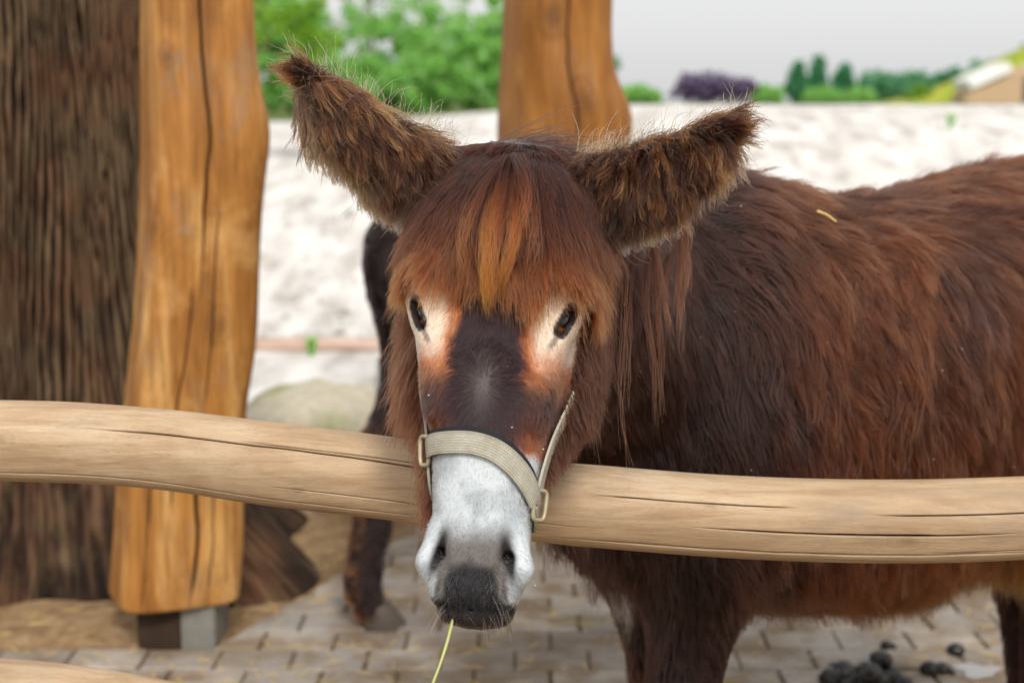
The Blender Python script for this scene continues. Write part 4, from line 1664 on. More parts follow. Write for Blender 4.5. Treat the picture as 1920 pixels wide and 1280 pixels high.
# torso and legs
coat = HairBag()
wt = ((Rg == iT) | (Rg == iG) | (Rg == iN)) * vis
wt = wt * np.where(zl < 0.45, 0.6, 1.0)
R_, Nr, vi = scatter(Vn, Qn, Nn, Rg, wt.astype(float), 190000, rg)
x, y, z = MD.invL(R_)
legz = smooth(0.66, 0.56, z) * (Rg[vi] != iT)
top = smooth(0.55, 0.9, Nr[:, 2])
flow = -f3 * (0.42 + 0.9 * top[:, None]) * (1 - 0.7 * legz[:, None]) + DN * (0.9 - 0.6 * top[:, None]) + lowdir(R_, 7, 40, 0.40) + lowdir(R_, 22, 60, 0.25)
Ln = rg.uniform(0.040, 0.075, len(R_)) * (0.6 + 0.9 * fbm(R_[:, 0] * 14, R_[:, 1] * 14, R_[:, 2] * 9, 77, 2))
belly = smooth(-0.15, -0.6, Nr[:, 2]) * (x < 0.1)
Ln = Ln * (1 + 0.6 * belly * smooth(-0.05, -0.3, x) + 0.6 * top) * (1 - 0.55 * legz) * np.where(Rg[vi] == iN, 1.25, 1.0)
P_, own = grow(R_, Nr, flow, Ln, 6, MD.F, rg, lift=0.26, grav=0.8, jit=0.13, curl=0.025, curl_n=1.3, clump=0.55, clump_every=16, hug=0.006)
cr, ff = body_color(R_)
crv = rg.uniform(0.8, 1.2, (len(R_), 1)) * rg.uniform(0.5, 1.6, own.max() + 1)[own][:, None]
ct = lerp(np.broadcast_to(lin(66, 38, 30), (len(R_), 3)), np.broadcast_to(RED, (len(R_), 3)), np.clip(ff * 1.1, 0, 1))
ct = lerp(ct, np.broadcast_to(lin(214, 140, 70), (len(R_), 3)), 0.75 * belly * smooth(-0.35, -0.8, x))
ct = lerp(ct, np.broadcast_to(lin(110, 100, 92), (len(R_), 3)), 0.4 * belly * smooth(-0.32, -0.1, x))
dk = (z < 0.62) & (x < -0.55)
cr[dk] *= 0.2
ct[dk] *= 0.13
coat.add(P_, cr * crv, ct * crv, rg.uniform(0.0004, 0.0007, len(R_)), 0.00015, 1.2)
wt2 = (Rg == iT) * (facing > -0.4) * (0.35 + 1.6 * smooth(0.2, 0.8, Nn[:, 2]) + 0.5 * smooth(0.50, 0.62, fbm(Vn[:, 0] * 7, Vn[:, 1] * 7, Vn[:, 2] * 6, 66, 2)))
R_, Nr, vi = scatter(Vn, Qn, Nn, Rg, wt2.astype(float), 16000, rg)
top = smooth(0.55, 0.9, Nr[:, 2])
flow = -f3 * (0.35 + 0.7 * top[:, None]) + DN * (0.9 - 0.5 * top[:, None]) + lowdir(R_, 9, 340, 0.8)
P_, own = grow(R_, Nr, flow, rg.uniform(0.06, 0.115, len(R_)), 9, MD.F, rg, lift=0.42, grav=0.9, jit=0.14, curl=0.06, curl_n=1.0, clump=0.85, clump_every=22, clump_pow=0.7, hug=0.012)
cr2, ff2 = body_color(R_)
cv2 = rg.uniform(0.8, 1.2, (len(R_), 1)) * rg.uniform(0.5, 1.6, own.max() + 1)[own][:, None]
ct2 = lerp(np.broadcast_to(lin(60, 36, 30), (len(R_), 3)), np.broadcast_to(lin(140, 74, 38), (len(R_), 3)), ff2)
coat.add(P_, cr2 * cv2, ct2 * cv2, rg.uniform(0.0004, 0.0007, len(R_)), 0.00015, 1.1)
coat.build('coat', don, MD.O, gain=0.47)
print('coat', round(time.time() - T0, 1))

# face: short smooth hair lying down the nose
face = HairBag()
eye_ok = np.ones(len(Vn))
for sgn in (-1, 1):
    C, n, u, v = eye_frame(sgn)
    q = Vn - C
    a, b_, e = q @ u, q @ v, q @ n
    op = np.sqrt(np.maximum(np.abs(a - 0.002) - 0.015, 0) ** 2 + b_ ** 2)
    eye_ok *= np.where(op < 0.0115, 0.0, 1.0)
    eye_ok *= np.where(gauss2(hd_s, sgn * hd_l, 0.521, 0.0425, 0.030, 0.0085, 0.28) > 0.4, 0.1, 1.0)
wf = isH * eye_ok * np.where(facing > -0.3, 1.0, 0.25) * np.where((hd_s > 0.530) & (np.abs(hd_l) < 0.040), 0.7, np.where(hd_s > 0.40, 0.5, 1.0))
R_, Nr, vi = scatter(Vn, Qn, Nn, Rg, wf.astype(float), 60000, rg)
s, l, d = HEAD.inv(R_)
wh = np.stack([s - 0.315, l], 1)                                  # whorl on the forehead: hair runs away from it
wl = np.exp(-(np.hypot(wh[:, 0], wh[:, 1]) / 0.05) ** 2)
flow = HEAD.h * 0.9 + HEAD.lat * (np.sign(l) * 0.25 * smooth(0.0, 0.05, np.abs(l)))[:, None]
flow = flow * (1 - wl[:, None]) + (HEAD.h * unit(wh)[:, :1] + HEAD.lat * unit(wh)[:, 1:]) * wl[:, None]
flow = flow + lowdir(R_, 30, 80, 0.35)
Ln = np.where(s > 0.38, rg.uniform(0.004, 0.007, len(s)), rg.uniform(0.010, 0.019, len(s)))
Ln = np.where((s > 0.53) & (np.abs(l) < 0.04), rg.uniform(0.005, 0.011, len(s)), Ln)
Ln = np.where((s > 0.17) & (s < 0.29) & (np.abs(l) > 0.045), 0.007, Ln)
P_, own = grow(R_, Nr, flow, Ln, 5, MD.F, rg, lift=np.where(s > 0.38, 0.06, 0.22)[:, None], jit=0.12, clump=0.35, clump_every=20, hug=0.001)
cf = face_color(R_)
crv = rg.uniform(0.8, 1.2, (len(R_), 1))
blk = ((s > 0.53) & (cf.mean(1) < 0.03))[:, None]
face.add(P_, cf * crv * 0.9, np.where(blk, lerp(cf * 1.5, np.broadcast_to(lin(150, 146, 146), cf.shape), rg.random(len(cf)) ** 3), np.clip(cf * crv * 1.15, 0, 0.85)), rg.uniform(0.00028, 0.00042, len(R_)), 0.0001)
face.build('face_hair', don, MD.O)

# cheeks, jaw and throat: long soft hair standing off the outline
chk = HairBag()
wc = isH * smooth(-0.01, 0.05, hd_d) * np.where(hd_l < 0, smooth(0.47, 0.40, hd_s), smooth(0.41, 0.34, hd_s)) * smooth(0.02, 0.06, np.abs(hd_l)) * (hd_s > 0.12)
R_, Nr, vi = scatter(Vn, Qn, Nn, Rg, wc.astype(float) + 1e-9 * isH, 22000, rg)
s, l, d = HEAD.inv(R_)
flow = HEAD.h * 0.75 + HEAD.lat * (np.where(l < 0, -0.75, 0.30))[:, None] + HEAD.dep * 0.1 + lowdir(R_, 14, 90, 0.5)
Ln = rg.uniform(0.045, 0.095, len(s)) * np.where(l < 0, 1.2, 0.85) * np.where(s > 0.30, 0.72, 1.0)
P_, own = grow(R_, Nr, flow, Ln, 7, MD.F, rg, lift=0.75, grav=0.9, jit=0.15, curl=0.04, clump=0.6, clump_every=16, hug=0.003)
crv = rg.uniform(0.75, 1.3, (len(R_), 1))
rsd = smooth(-0.04, 0.05, l)
chk.add(P_, varc(BROWN * 0.6, rg, .2, len(R_)) * crv, lerp(varc(lin(122, 72, 48), rg, .2, len(R_)), varc(lin(84, 48, 34), rg, .2, len(R_)), rsd) * crv, rg.uniform(0.0004, 0.0007, len(R_)), 0.00012)
chk.build('cheek_hair', don, MD.O, gain=0.46)

# fringe over the brow
fr = HairBag()
wb = (isH | ((Rg == iN) & (hd_s < 0.05) & (np.abs(hd_l) < 0.08))) * smooth(-0.10, -0.05, hd_s) * smooth(0.187, 0.167, hd_s + 0.15 * np.maximum(0.05 - np.abs(hd_l), 0)) * smooth(0.09 + 0.12 * smooth(0.06, 0.02, hd_s), 0.02 + 0.12 * smooth(0.06, 0.02, hd_s), hd_d)
R_, Nr, vi = scatter(Vn, Qn, Nn, Rg, wb.astype(float), 40000, rg)
s, l, d = HEAD.inv(R_)
flow = HEAD.h * 1.0 + HEAD.lat * (l * 7.0)[:, None] + lowdir(R_, 18, 100, 0.30)
Ln = rg.uniform(0.055, 0.10, len(s)) * (0.45 + 0.55 * smooth(0.02, 0.07, s)) * np.where(s > 0.11, 0.78, 1.0) * np.where((s > 0.10) & (l < -0.05), 0.72, 0.95) * (0.55 + 0.85 * vnoise(R_[:, 0] * 70, R_[:, 1] * 70, R_[:, 2] * 70, 55))
P_, own = grow(R_, Nr, flow, Ln, 8, MD.F, rg, lift=(0.16 + 0.22 * smooth(0.03, 0.10, s))[:, None], grav=0.8, jit=0.12, curl=0.02, clump=0.55, clump_every=15, hug=0.012)
crv = rg.uniform(0.8, 1.2, (len(R_), 1)) * rg.uniform(0.6, 1.5, own.max() + 1)[own][:, None]
mixo = smooth(0.05, 0.16, s + rg.normal(0, 0.02, len(s)))
tipc = lerp(np.broadcast_to(lin(92, 48, 32), (len(s), 3)), np.broadcast_to(lin(172, 94, 48), (len(s), 3)), mixo)
rtc = lerp(np.broadcast_to(lin(42, 25, 22), (len(s), 3)), np.broadcast_to(lin(98, 52, 30), (len(s), 3)), mixo)
fr.add(P_, rtc * crv, tipc * crv, rg.uniform(0.0004, 0.0007, len(R_)), 0.00012, 1.1)
fr.build('fringe', don, MD.O, gain=0.40)

# golden forelock hanging down the middle
fl = HairBag()


def tress(bag, p0, p1, p2, p3, n, w0, w1, c0, c1, rad, K=12, wav=0.004, spread_pow=0.7, pw=0.8):
    """n strands along a cubic path, w0/w1 half widths at the start and widest"""
    p0, p1, p2, p3 = (np.array(p, float) for p in (p0, p1, p2, p3))
    t = np.linspace(0, 1, K)[None, :, None]
    B = (1 - t) ** 3 * p0 + 3 * (1 - t) ** 2 * t * p1 + 3 * (1 - t) * t ** 2 * p2 + t ** 3 * p3
    o = rg.normal(size=(n, 1, 3)) * np.array((1, 0.35, 0.3))
    prof = w0 + (w1 - w0) * np.sin(np.clip(t, 0, 1) ** spread_pow * PI)
    end = rg.uniform(0.72, 1.0, (n, 1, 1))
    tt = t * end
    B = (1 - tt) ** 3 * p0 + 3 * (1 - tt) ** 2 * tt * p1 + 3 * (1 - tt) * tt ** 2 * p2 + tt ** 3 * p3
    ph = rg.random((n, 1, 1)) * 6.28
    fq = rg.uniform(0.8, 2.2, (n, 1, 1))
    P = B + o * prof + np.concatenate([np.sin(ph + tt * fq * 6.28), 0.4 * np.cos(ph * 2 + tt * fq * 5), 0 * tt], -1) * wav * tt
    crv = rg.uniform(0.7, 1.25, (n, 1))
    bag.add(P, varc(c0, rg, .15, n) * crv, varc(c1, rg, .15, n) * crv, rg.uniform(rad * .7, rad * 1.2, n), rad * 0.25, pw)


hp = HEAD.px
GT = lin(222, 122, 40)
for q, n_, w0, w1, c0, c1 in (
        (((956, 306), (925, 380), (896, 470), (921, 606)), 150, 0.002, 0.0046, lin(86, 42, 22), GT),
        (((960, 306), (935, 390), (920, 480), (917, 598)), 100, 0.002, 0.0040, lin(70, 36, 22), lin(190, 98, 36)),
        (((964, 306), (978, 370), (965, 470), (925, 575)), 120, 0.002, 0.0040, lin(78, 38, 22), lin(206, 108, 40)),
        (((962, 288), (985, 330), (1000, 400), (960, 500)), 60, 0.002, 0.0035, lin(70, 36, 22), lin(150, 76, 34)),
        (((950, 292), (878, 370), (850, 450), (872, 560)), 40, 0.002, 0.0050, lin(70, 36, 24), lin(176, 98, 46)),
        (((955, 290), (930, 390), (900, 480), (905, 590)), 26, 0.004, 0.0140, lin(70, 36, 24), lin(190, 104, 46)),
        (((975, 288), (1015, 380), (1005, 470), (985, 540)), 30, 0.002, 0.0040, lin(70, 36, 24), lin(160, 86, 44))):
    a_, b__, c_, d_ = q
    tress(fl, hp(*a_, -0.058), hp(*b__, -0.116), hp(*c_, -0.130), hp(*d_, -0.100), n_, w0, w1, c0 * 0.7, c1, 0.00042, wav=0.008, pw=2.0)
fl.build('forelock', don, MD.O, gain=0.75)

# shaggy ears
low_of = lambda N: N[:, 2] < -0.35
for k, (E, iE) in enumerate(((EAR_L, iE0), (EAR_R, iE1))):
    eh = HairBag()
    we = (Rg == iE) * np.where(facing > -0.5, 1.0, 0.5)
    R_, Nr, vi = scatter(Vn, Qn, Nn, Rg, we.astype(float), 26000, rg)
    ax = unit(E[2] - E[0])
    te = np.clip((R_ - E[0]) @ ax / np.linalg.norm(E[2] - E[0]), 0, 1.1)
    side = -1 if k == 0 else 1
    tipz = smooth(0.88, 1.0, te)
    updir = smooth(0.2, 0.7, Nr[:, 2])
    flow = DN * (1.0 - 0.7 * updir[:, None]) + ax * (0.1 + 0.5 * updir[:, None] * (0.2 if k == 0 else 0.8)) + np.array((-side * 0.25 if k == 0 else 0.1, -0.1, 0)) + lowdir(R_, 24, 120 + k * 7, 0.75)
    flow = flow * (1 - tipz[:, None]) + (ax * 0.6 + np.array((side * 0.25, 0, 0.75))) * tipz[:, None]
    low = smooth(-0.1, -0.75, Nr[:, 2])
    Ln = rg.uniform(0.014, 0.030, len(R_))
    P_, own = grow(R_, Nr, flow, Ln, 7, MD.F, rg, lift=0.40, grav=0.35, jit=0.22, curl=0.06, curl_n=1.4, clump=0.6, clump_every=12, hug=0.003)
    crv = rg.uniform(0.6, 1.4, (len(R_), 1))
    tc = lerp(np.broadcast_to(lin(66, 38, 28), (len(R_), 3)), np.broadcast_to(lin(206, 162, 116), (len(R_), 3)), 0.85 * low)
    rc_ = lerp(np.broadcast_to(lin(44, 28, 24), (len(R_), 3)), np.broadcast_to(lin(110, 84, 62), (len(R_), 3)), 0.6 * low)
    eh.add(P_, rc_ * crv, tc * crv, rg.uniform(0.0003, 0.0005, len(R_)), 0.00012, 1.0)
    # long wavy locks over the undercoat
    R_, Nr, vi = scatter(Vn, Qn, Nn, Rg, we * (facing > -0.3), 15000, rg)
    te = np.clip((R_ - E[0]) @ ax / np.linalg.norm(E[2] - E[0]), 0, 1.1)
    tipz = smooth(0.90, 1.02, te)
    updir = smooth(0.3, 0.8, Nr[:, 2])
    flow = DN * (1.0 - 0.5 * updir[:, None]) + ax * (-0.15 if k == 0 else 0.25) + np.array((0.25 if k == 0 else 0.1, -0.1, 0)) + lowdir(R_, 16, 140 + k * 7, 0.7)
    flow = flow * (1 - tipz[:, None]) + (ax * 0.6 + np.array((side * 0.3, 0, 0.6))) * tipz[:, None]
    Ln = rg.uniform(0.030, 0.078, len(R_)) * (1 - 0.45 * tipz) * (1 - 0.35 * smooth(0.4, 0.0, te)) * np.where(low_of(Nr), 0.62, 1.0)
    P_, own = grow(R_, Nr, flow, Ln, 13, MD.F, rg, lift=0.5, grav=0.9, jit=0.14, curl=0.075, curl_n=1.2, clump=0.92, clump_every=11, clump_pow=0.5, hug=0.008)
    cn = rg.random(own.max() + 1)[own]
    crv = rg.uniform(0.8, 1.25, (len(R_), 1))
    low = smooth(-0.1, -0.75, Nr[:, 2])
    tc = lerp(np.broadcast_to(lin(62, 34, 24), (len(R_), 3)), np.broadcast_to(lin(232, 140, 72), (len(R_), 3)), smooth(0.45, 1.0, cn))
    inner = smooth(0.55, 0.15, te)
    tc = lerp(tc, np.broadcast_to(lin(56, 36, 28), (len(R_), 3)), 0.75 * inner)
    tc = lerp(tc, np.broadcast_to(lin(240, 200, 150), (len(R_), 3)), 0.8 * low)
    pe = unit(np.cross(ax, np.array((0, 1, 0.0))))
    pe = pe if pe[2] > 0 else -pe
    q_ = (R_ - E[0]) @ pe - np.interp(te, (0, 0.5, 1), (0, (E[1] - E[0]) @ pe, 0))
    hollow_shade = np.exp(-((q_ + 0.008) / 0.016) ** 2) * smooth(0.95, 0.7, te)  # shade of the ear hollow, put into the lock colour along the middle
    tc = lerp(tc, np.broadcast_to(lin(52, 30, 22), (len(R_), 3)), 0.7 * hollow_shade)
    tc = lerp(tc, np.broadcast_to(lin(214, 206, 198), (len(R_), 3)), 0.75 * smooth(0.30, 0.12, te) * smooth(0.0, -0.5, Nr[:, 2]))
    rc_ = lerp(np.broadcast_to(lin(34, 20, 16), (len(R_), 3)), np.broadcast_to(lin(100, 56, 32), (len(R_), 3)), cn)
    eh.add(P_, rc_ * crv, tc * crv, rg.uniform(0.0003, 0.0005, len(R_)), 0.00012, 1.0)
    # fine flyaway hairs along the ridge and tip
    R_, Nr, vi = scatter(Vn, Qn, Nn, Rg, we * (smooth(0.1, 0.7, Nn[:, 2]) + 0.15), 650, rg)
    flow = ax * (0.2 if k == 0 else 0.5) + np.array((0.25, -0.05, 0.3)) + lowdir(R_, 30, 160 + k, 0.8)
    P_, own = grow(R_, Nr, flow, rg.uniform(0.035, 0.075, len(R_)), 10, None, rg, lift=1.0, grav=0.7, jit=0.25, curl=0.10, curl_n=0.9, clump=0.3, clump_every=5)
    eh.add(P_, varc(lin(150, 96, 58), rg, .3, len(R_)), varc(lin(236, 190, 130), rg, .2, len(R_)), rg.uniform(0.0002, 0.0004, len(R_)), 0.0001, 1.0)
    eh.build('ear_hair', don, MD.O, gain=0.46)

# mane strands hanging beside the neck
mn = HairBag()
for i in range(20):
    px = rg.uniform(1100, 1285)
    py0 = rg.uniform(400, 470)
    L = rg.uniform(230, 430) * (1.0 if px < 1235 else 0.6)
    Y0 = 1.83 + (px - 1105) / 180 * 0.10 + rg.uniform(-0.02, 0.02)
    a = at(px + rg.uniform(-15, 15), py0, Y0)
    b_ = at(px + rg.uniform(-14, 14), py0 + L, Y0 - 0.03)
    m1 = a * 0.66 + b_ * 0.34 + rg.normal(0, 0.014, 3)
    m2 = a * 0.33 + b_ * 0.67 + rg.normal(0, 0.014, 3)
    cc = rg.uniform(0.7, 1.2)
    tress(mn, a, m1, m2, b_, int(rg.uniform(8, 26)), 0.0014, 0.0026, lin(64, 38, 30) * cc, lin(138, 80, 54) * cc, 0.0004, wav=0.004, spread_pow=0.5)
mn.build('mane', don, MD.O, gain=0.62)

tf = HairBag()
t0 = MD.L(0.07, -0.02, 0.70)
for k in range(5):
    o_ = rg.normal(0, 0.012, 3)
    tress(tf, t0 + o_, t0 + o_ + DN * 0.03, t0 + o_ + DN * 0.07 + rg.normal(0, 0.006, 3), t0 + o_ + DN * rg.uniform(0.09, 0.14) + rg.normal(0, 0.006, 3), 28, 0.004, 0.005, lin(150, 146, 142), lin(214, 210, 204), 0.0005)
tf.build('chest_tuft', don, MD.O, gain=0.7)

tl = HairBag()
for k in range(6):
    o_ = rg.normal(0, 0.012, 3)
    tress(tl, MD.tail + o_, MD.tail + o_ + DN * 0.12, MD.tail + o_ + DN * 0.24 + rg.normal(0, 0.012, 3), MD.tail + o_ + DN * rg.uniform(0.32, 0.42) + rg.normal(0, 0.015, 3), 90, 0.010, 0.014, lin(40, 26, 22), lin(70, 42, 30), 0.0005)
tl.build('tail_tuft', don, MD.O)

# whiskers and lashes
wk = HairBag()
for i in range(110):
    sgn = rg.choice((-1, 1))
    a = HEAD.p(rg.uniform(0.52, 0.592), sgn * rg.uniform(0.012, 0.046), -0.035)
    val, g = MD.F.sample(a[None])
    a = a - g[0] * val[0]
    d = unit(g[0] + HEAD.lat * sgn * 0.4 + rg.normal(0, 0.25, 3) + HEAD.h * 0.5)
    L = rg.uniform(0.012, 0.04)
    t = np.linspace(0, 1, 6)[:, None]
    wk.add((a + d * L * t + DN * L * 0.25 * t ** 2)[None], lin(190, 180, 165)[None], lin(215, 205, 190)[None], np.array([0.00022]), 0.00006)
for sgn in (-1, 1):
    C, n, u, v = eye_frame(sgn)
    for i in range(11):
        t0 = rg.uniform(-0.017, 0.000)
        a = C + n * 0.0235 + u * t0 - np.sign((v @ -HEAD.dep)) * 0 + unit(HEAD.lat * sgn * -0.2 - HEAD.h) * 0.005
        d = unit(n * 0.8 + HEAD.lat * sgn * 0.5 + HEAD.h * 0.5 + rg.normal(0, .15, 3))
        L = rg.uniform(0.008, 0.016)
        t = np.linspace(0, 1, 5)[:, None]
        wk.add((a + d * L * t + DN * L * 0.3 * t ** 2)[None], BLACK[None], BLACK[None], np.array([0.0003]), 0.0001)
wk.build('whiskers', don, MD.O)
print('main donkey', round(time.time() - T0, 1))

# ------------------------------------------------------------------ the dark donkey standing behind
F2 = unit((0.93, 0.37, 0))
O2 = np.array((0.55, 4.42, 0.0))
A2 = O2 + F2 * 0.62 + np.array((0, 0, 0.86))
HEAD2 = Head(A2, A2 + F2 * 0.16 + np.array((0, 0, -0.57)), 0.0, (F2[1], -F2[0], 0))
e2 = []
for sgn in (-1, 1):
    b0 = HEAD2.p(0.02, sgn * 0.06, 0.05)
    e2.append([(flatcone(b0, b0 + np.array((0, 0, 0.16)) + HEAD2.lat * sgn * 0.12, 0.05, 0.014, F2, 0.5), 0.03)])
D2 = Donkey(O2, F2[:2], HEAD2, e2, stance=((0.04, 0), (-0.05, 0), (0.15, 0.0), (-0.25, 0.0)), torso=TORSO0, hind=-0.80, thick=1.25)
lo, hi = O2 + np.array((-1.3, -1.1, 0)), O2 + np.array((1.1, 1.1, 0))
D2.build((axis_grid(lo[0], hi[0], 0.017, []), axis_grid(lo[1], hi[1], 0.017, []), axis_grid(0.02, 1.6, 0.015, [])), False, 2)
don2 = thing('donkey', 'nearly black donkey standing behind, seen as one hind leg beside the head', 'donkey', tuple(O2))
x2, y2, z2 = D2.invL(D2.V)
c2 = lerp(np.broadcast_to(lin(30, 24, 26), (len(D2.V), 3)), np.broadcast_to(lin(60, 38, 30), (len(D2.V), 3)), fbm(D2.V[:, 0] * 6, D2.V[:, 1] * 6, D2.V[:, 2] * 5, 8, 3))
mesh_np('body', D2.V - O2, D2.Q, skin_m, don2, attrs={'col': c2 * 0.7})
hooves(D2, don2)
cb = HairBag()
R_, Nr, vi = scatter(D2.V, D2.Q, D2.N, D2.reg, np.ones(len(D2.V)), 42000, rg)
x, y, z = D2.invL(R_)
flow = -D2.f * 0.3 + DN + lowdir(R_, 8, 200, 0.4)
Ln = rg.uniform(0.025, 0.045, len(R_)) * np.where(z < 0.5, 0.7, 1.0)
P_, own = grow(R_, Nr, flow, Ln, 5, D2.F, rg, lift=0.35, grav=0.8, jit=0.15, clump=0.6, clump_every=30, hug=0.006)
crv = rg.uniform(0.7, 1.3, (len(R_), 1))
back = smooth(0.1, 0.7, Nr @ -D2.f) * (z < 0.62)
rc2 = varc(lin(34, 26, 28), rg, .2, len(R_))
tc2 = lerp(varc(lin(48, 36, 36), rg, .2, len(R_)), varc(lin(214, 120, 62), rg, .2, len(R_)), 0.9 * back)
cb.add(P_, rc2 * crv, tc2 * crv, rg.uniform(0.0008, 0.0013, len(R_)), 0.0002)
for k in range(5):
    o_ = rg.normal(0, 0.010, 3)
    tress(cb, D2.tail + o_, D2.tail + o_ + DN * 0.10, D2.tail + o_ + DN * 0.2 + rg.normal(0, 0.01, 3), D2.tail + o_ + DN * rg.uniform(0.26, 0.34) + rg.normal(0, 0.012, 3), 60, 0.009, 0.012, lin(28, 22, 24), lin(44, 32, 32), 0.0007)
cb.build('coat', don2, O2)
print('second donkey', round(time.time() - T0, 1))

# ------------------------------------------------------------------ log fence in front
RY = 1.985
rail_m = mat_wood('pale_peeled_log', PALE, 'X', lin(46, 32, 22), stain=lin(164, 126, 84), rough=0.6)
R_EDGES = [(-700, 745, 885), (-300, 748, 890), (0, 753, 898), (120, 755, 901), (230, 763, 906), (340, 772, 917), (460, 788, 938), (560, 799, 950), (700, 817, 966), (800, 832, 978), (900, 850, 993), (1010, 868, 1012), (1130, 876, 1022),
           (1300, 891, 1036), (1450, 899, 1045), (1600, 903, 1050), (1750, 903, 1051), (1920, 897, 1044), (2200, 885, 1030), (2700, 860, 1000)]


def build_rail(name, edges, Y, xlo, xhi, seed, cracks, parent, origin):
    rx, rz, rr = [], [], []
    for (px, yt, yb) in edges:
        a, b_ = at(px, yt, Y), at(px, yb, Y)
        rx.append((a[0] + b_[0]) / 2)
        rz.append((a[2] + b_[2]) / 2)
        rr.append((a[2] - b_[2]) / 2)
    xs = np.arange(xlo, xhi, 0.008)
    k = np.hanning(25)[1:-1]
    k /= k.sum()
    sm = lambda a: np.convolve(np.pad(a, 12, mode='edge'), k, mode='same')[12:-12] if False else np.convolve(np.pad(a, 11, mode='edge'), k, mode='valid')
    zc = sm(np.interp(xs, rx, rz))
    hr = sm(np.interp(xs, rx, rr))
    path = np.stack([xs, 0 * xs, zc], -1) + np.array((0, Y, 0)) - origin
    masks = []

    def sec(i, th):
        r = 1 + 0.020 * (vnoise(np.cos(th) * 2 + 7, np.sin(th) * 2 + 7, 0 * th + xs[i] * 3, seed) - 0.5)
        # hewn flats
        p = th - 0.35
        sup = (np.abs(np.cos(p)) ** 2.5 + np.abs(np.sin(p)) ** 2.5) ** (-1 / 2.5)
        sup = sup / 1.05
        d, mk = cracks_disp(np.full_like(th, xs[i]), th, hr[i], cracks)
        for (t0, x0, kr) in ((PI - 0.25, -0.72, 0.012), (PI + 0.25, 0.56, 0.013), (PI - 0.5, 0.28, 0.008), (PI + 0.35, -0.30, 0.009)):
            dt = (th - t0 + PI) % (2 * PI) - PI
            kq = np.sqrt((dt * hr[i] / kr) ** 2 + ((xs[i] - x0) / (1.8 * kr)) ** 2)
            mk = np.maximum(mk, 0.26 * np.exp(-kq ** 2) + 0.12 * np.exp(-((kq - 1.3) / 0.25) ** 2))
        masks.append(mk)
        q = r * sup - d / hr[i]
        vz = np.sin(th) * sup
        q = q / np.max(np.abs(vz))
        return np.stack([0 * th, np.cos(th) * hr[i] * q * 0.95, np.sin(th) * hr[i] * q], -1)
    V, F, th = loft(path, sec, 460)
    mk = np.concatenate([np.concatenate(masks), [0, 0]])
    return mesh_np(name, V, F, rail_m, parent, attrs={'crack': mk})


# theta: PI faces the camera, PI/2 is up
fence = thing('log_fence', 'pale peeled log fence with the rail running under the donkey head', 'fence', (0, RY, 0))
forg = np.array((0, RY, 0))
build_rail('rail', R_EDGES, RY, -1.55, 1.62, 71, [
    (PI - 0.62, -0.62, -0.02, 0.00096, 0.008, 0.10, 4), (PI - 0.72, -0.40, -0.10, 0.00066, 0.006, 0.06, 14), (PI + 0.30, -0.35, 0.12, 0.00060, 0.005, 0.10, 24), (PI + 0.72, -0.8, -0.05, 0.00084, 0.007, 0.10, 34), (PI + 0.55, -0.10, 0.05, 0.00072, 0.006, 0.05, 39),
    (PI - 0.55, 0.10, 0.42, 0.00072, 0.006, 0.06, 44), (PI + 0.05, 0.25, 0.72, 0.00108, 0.010, 0.10, 54), (PI + 0.08, 0.42, 0.60, 0.00090, 0.008, 0.05, 64), (PI + 0.74, 0.05, 0.80, 0.00132, 0.010, 0.12, 74), (PI - 0.42, 0.5, 0.8, 0.00072, 0.006, 0.06, 84), (PI + 0.60, 0.58, 0.75, 0.00060, 0.005, 0.05, 88)], fence, forg)
R2 = [(-700, 1228, 1365), (-300, 1230, 1370), (0, 1240, 1385), (100, 1249, 1394), (200, 1262, 1408), (290, 1279, 1425), (500, 1320, 1470), (1000, 1390, 1540), (1920, 1420, 1570), (2700, 1420, 1560)]
build_rail('rail', R2, RY, -1.55, 1.62, 91, [(PI - 0.6, -1.2, -0.4, 0.0014, 0.006, 0.1, 5)], fence, forg)
for sx in (-1.42, 1.5):
    zz = np.arange(-0.2, 1.22, 0.03)
    path = np.stack([0 * zz + sx, 0 * zz + 0.115, zz], -1)

    def psec(i, th):
        r = 0.062 * (1 + 0.04 * (vnoise(th * 2, 0 * th + zz[i] * 2, 0 * th, 4) - 0.5))
        return np.stack([np.cos(th) * r, np.sin(th) * r, 0 * th], -1)
    V, F, th = loft(path, psec, 40)
    mesh_np('fence_post', V, F, wood_left, fence, attrs={'crack': np.zeros(len(V))})


# ------------------------------------------------------------------ halter
web = NB('halter_webbing')
wal, wac = web.attr('along', 'Fac'), web.attr('across', 'Fac')
w1 = web.math('SINE', web.math('ADD', web.math('MULTIPLY', wal, 2600.0), web.math('MULTIPLY', web.math('ABSOLUTE', wac), 14.0)))
w2 = web.math('SINE', web.math('MULTIPLY', wac, 26.0))
wv = web.math('ADD', web.math('MULTIPLY', w1, 0.25), web.math('MULTIPLY', w2, 0.25))
wv = web.math('ADD', wv, 0.5)
nn_ = web.noise(web.coords(), 45, 5, 0.65)
nf_ = web.noise(web.coords(), 420, 3, 0.7)
wc_ = web.mix(wv, lin(140, 136, 122), lin(196, 192, 178))
wc_ = web.mix(web.ramp(nn_, [(0.42, 0.0), (0.68, 0.65)]), wc_, lin(146, 138, 118))
wc_ = web.mix(web.ramp(nf_, [(0.5, 0.0), (0.8, 0.5)]), wc_, lin(214, 210, 198))
edge_ = web.ramp(web.math('ABSOLUTE', wac), [(0.74, 0.0), (0.78, 0.5), (0.84, 0.5), (0.88, 0.0)])
wc_ = web.mix(edge_, wc_, lin(120, 114, 98))
web_m = web.principled(wc_, 0.92, web.bump(web.math('ADD', wv, nf_), 0.5, 0.001), 0.15)
lin_m = mat_plain('black_padding', lin(40, 42, 46), 0.8, 0.2, 0.2, 50)
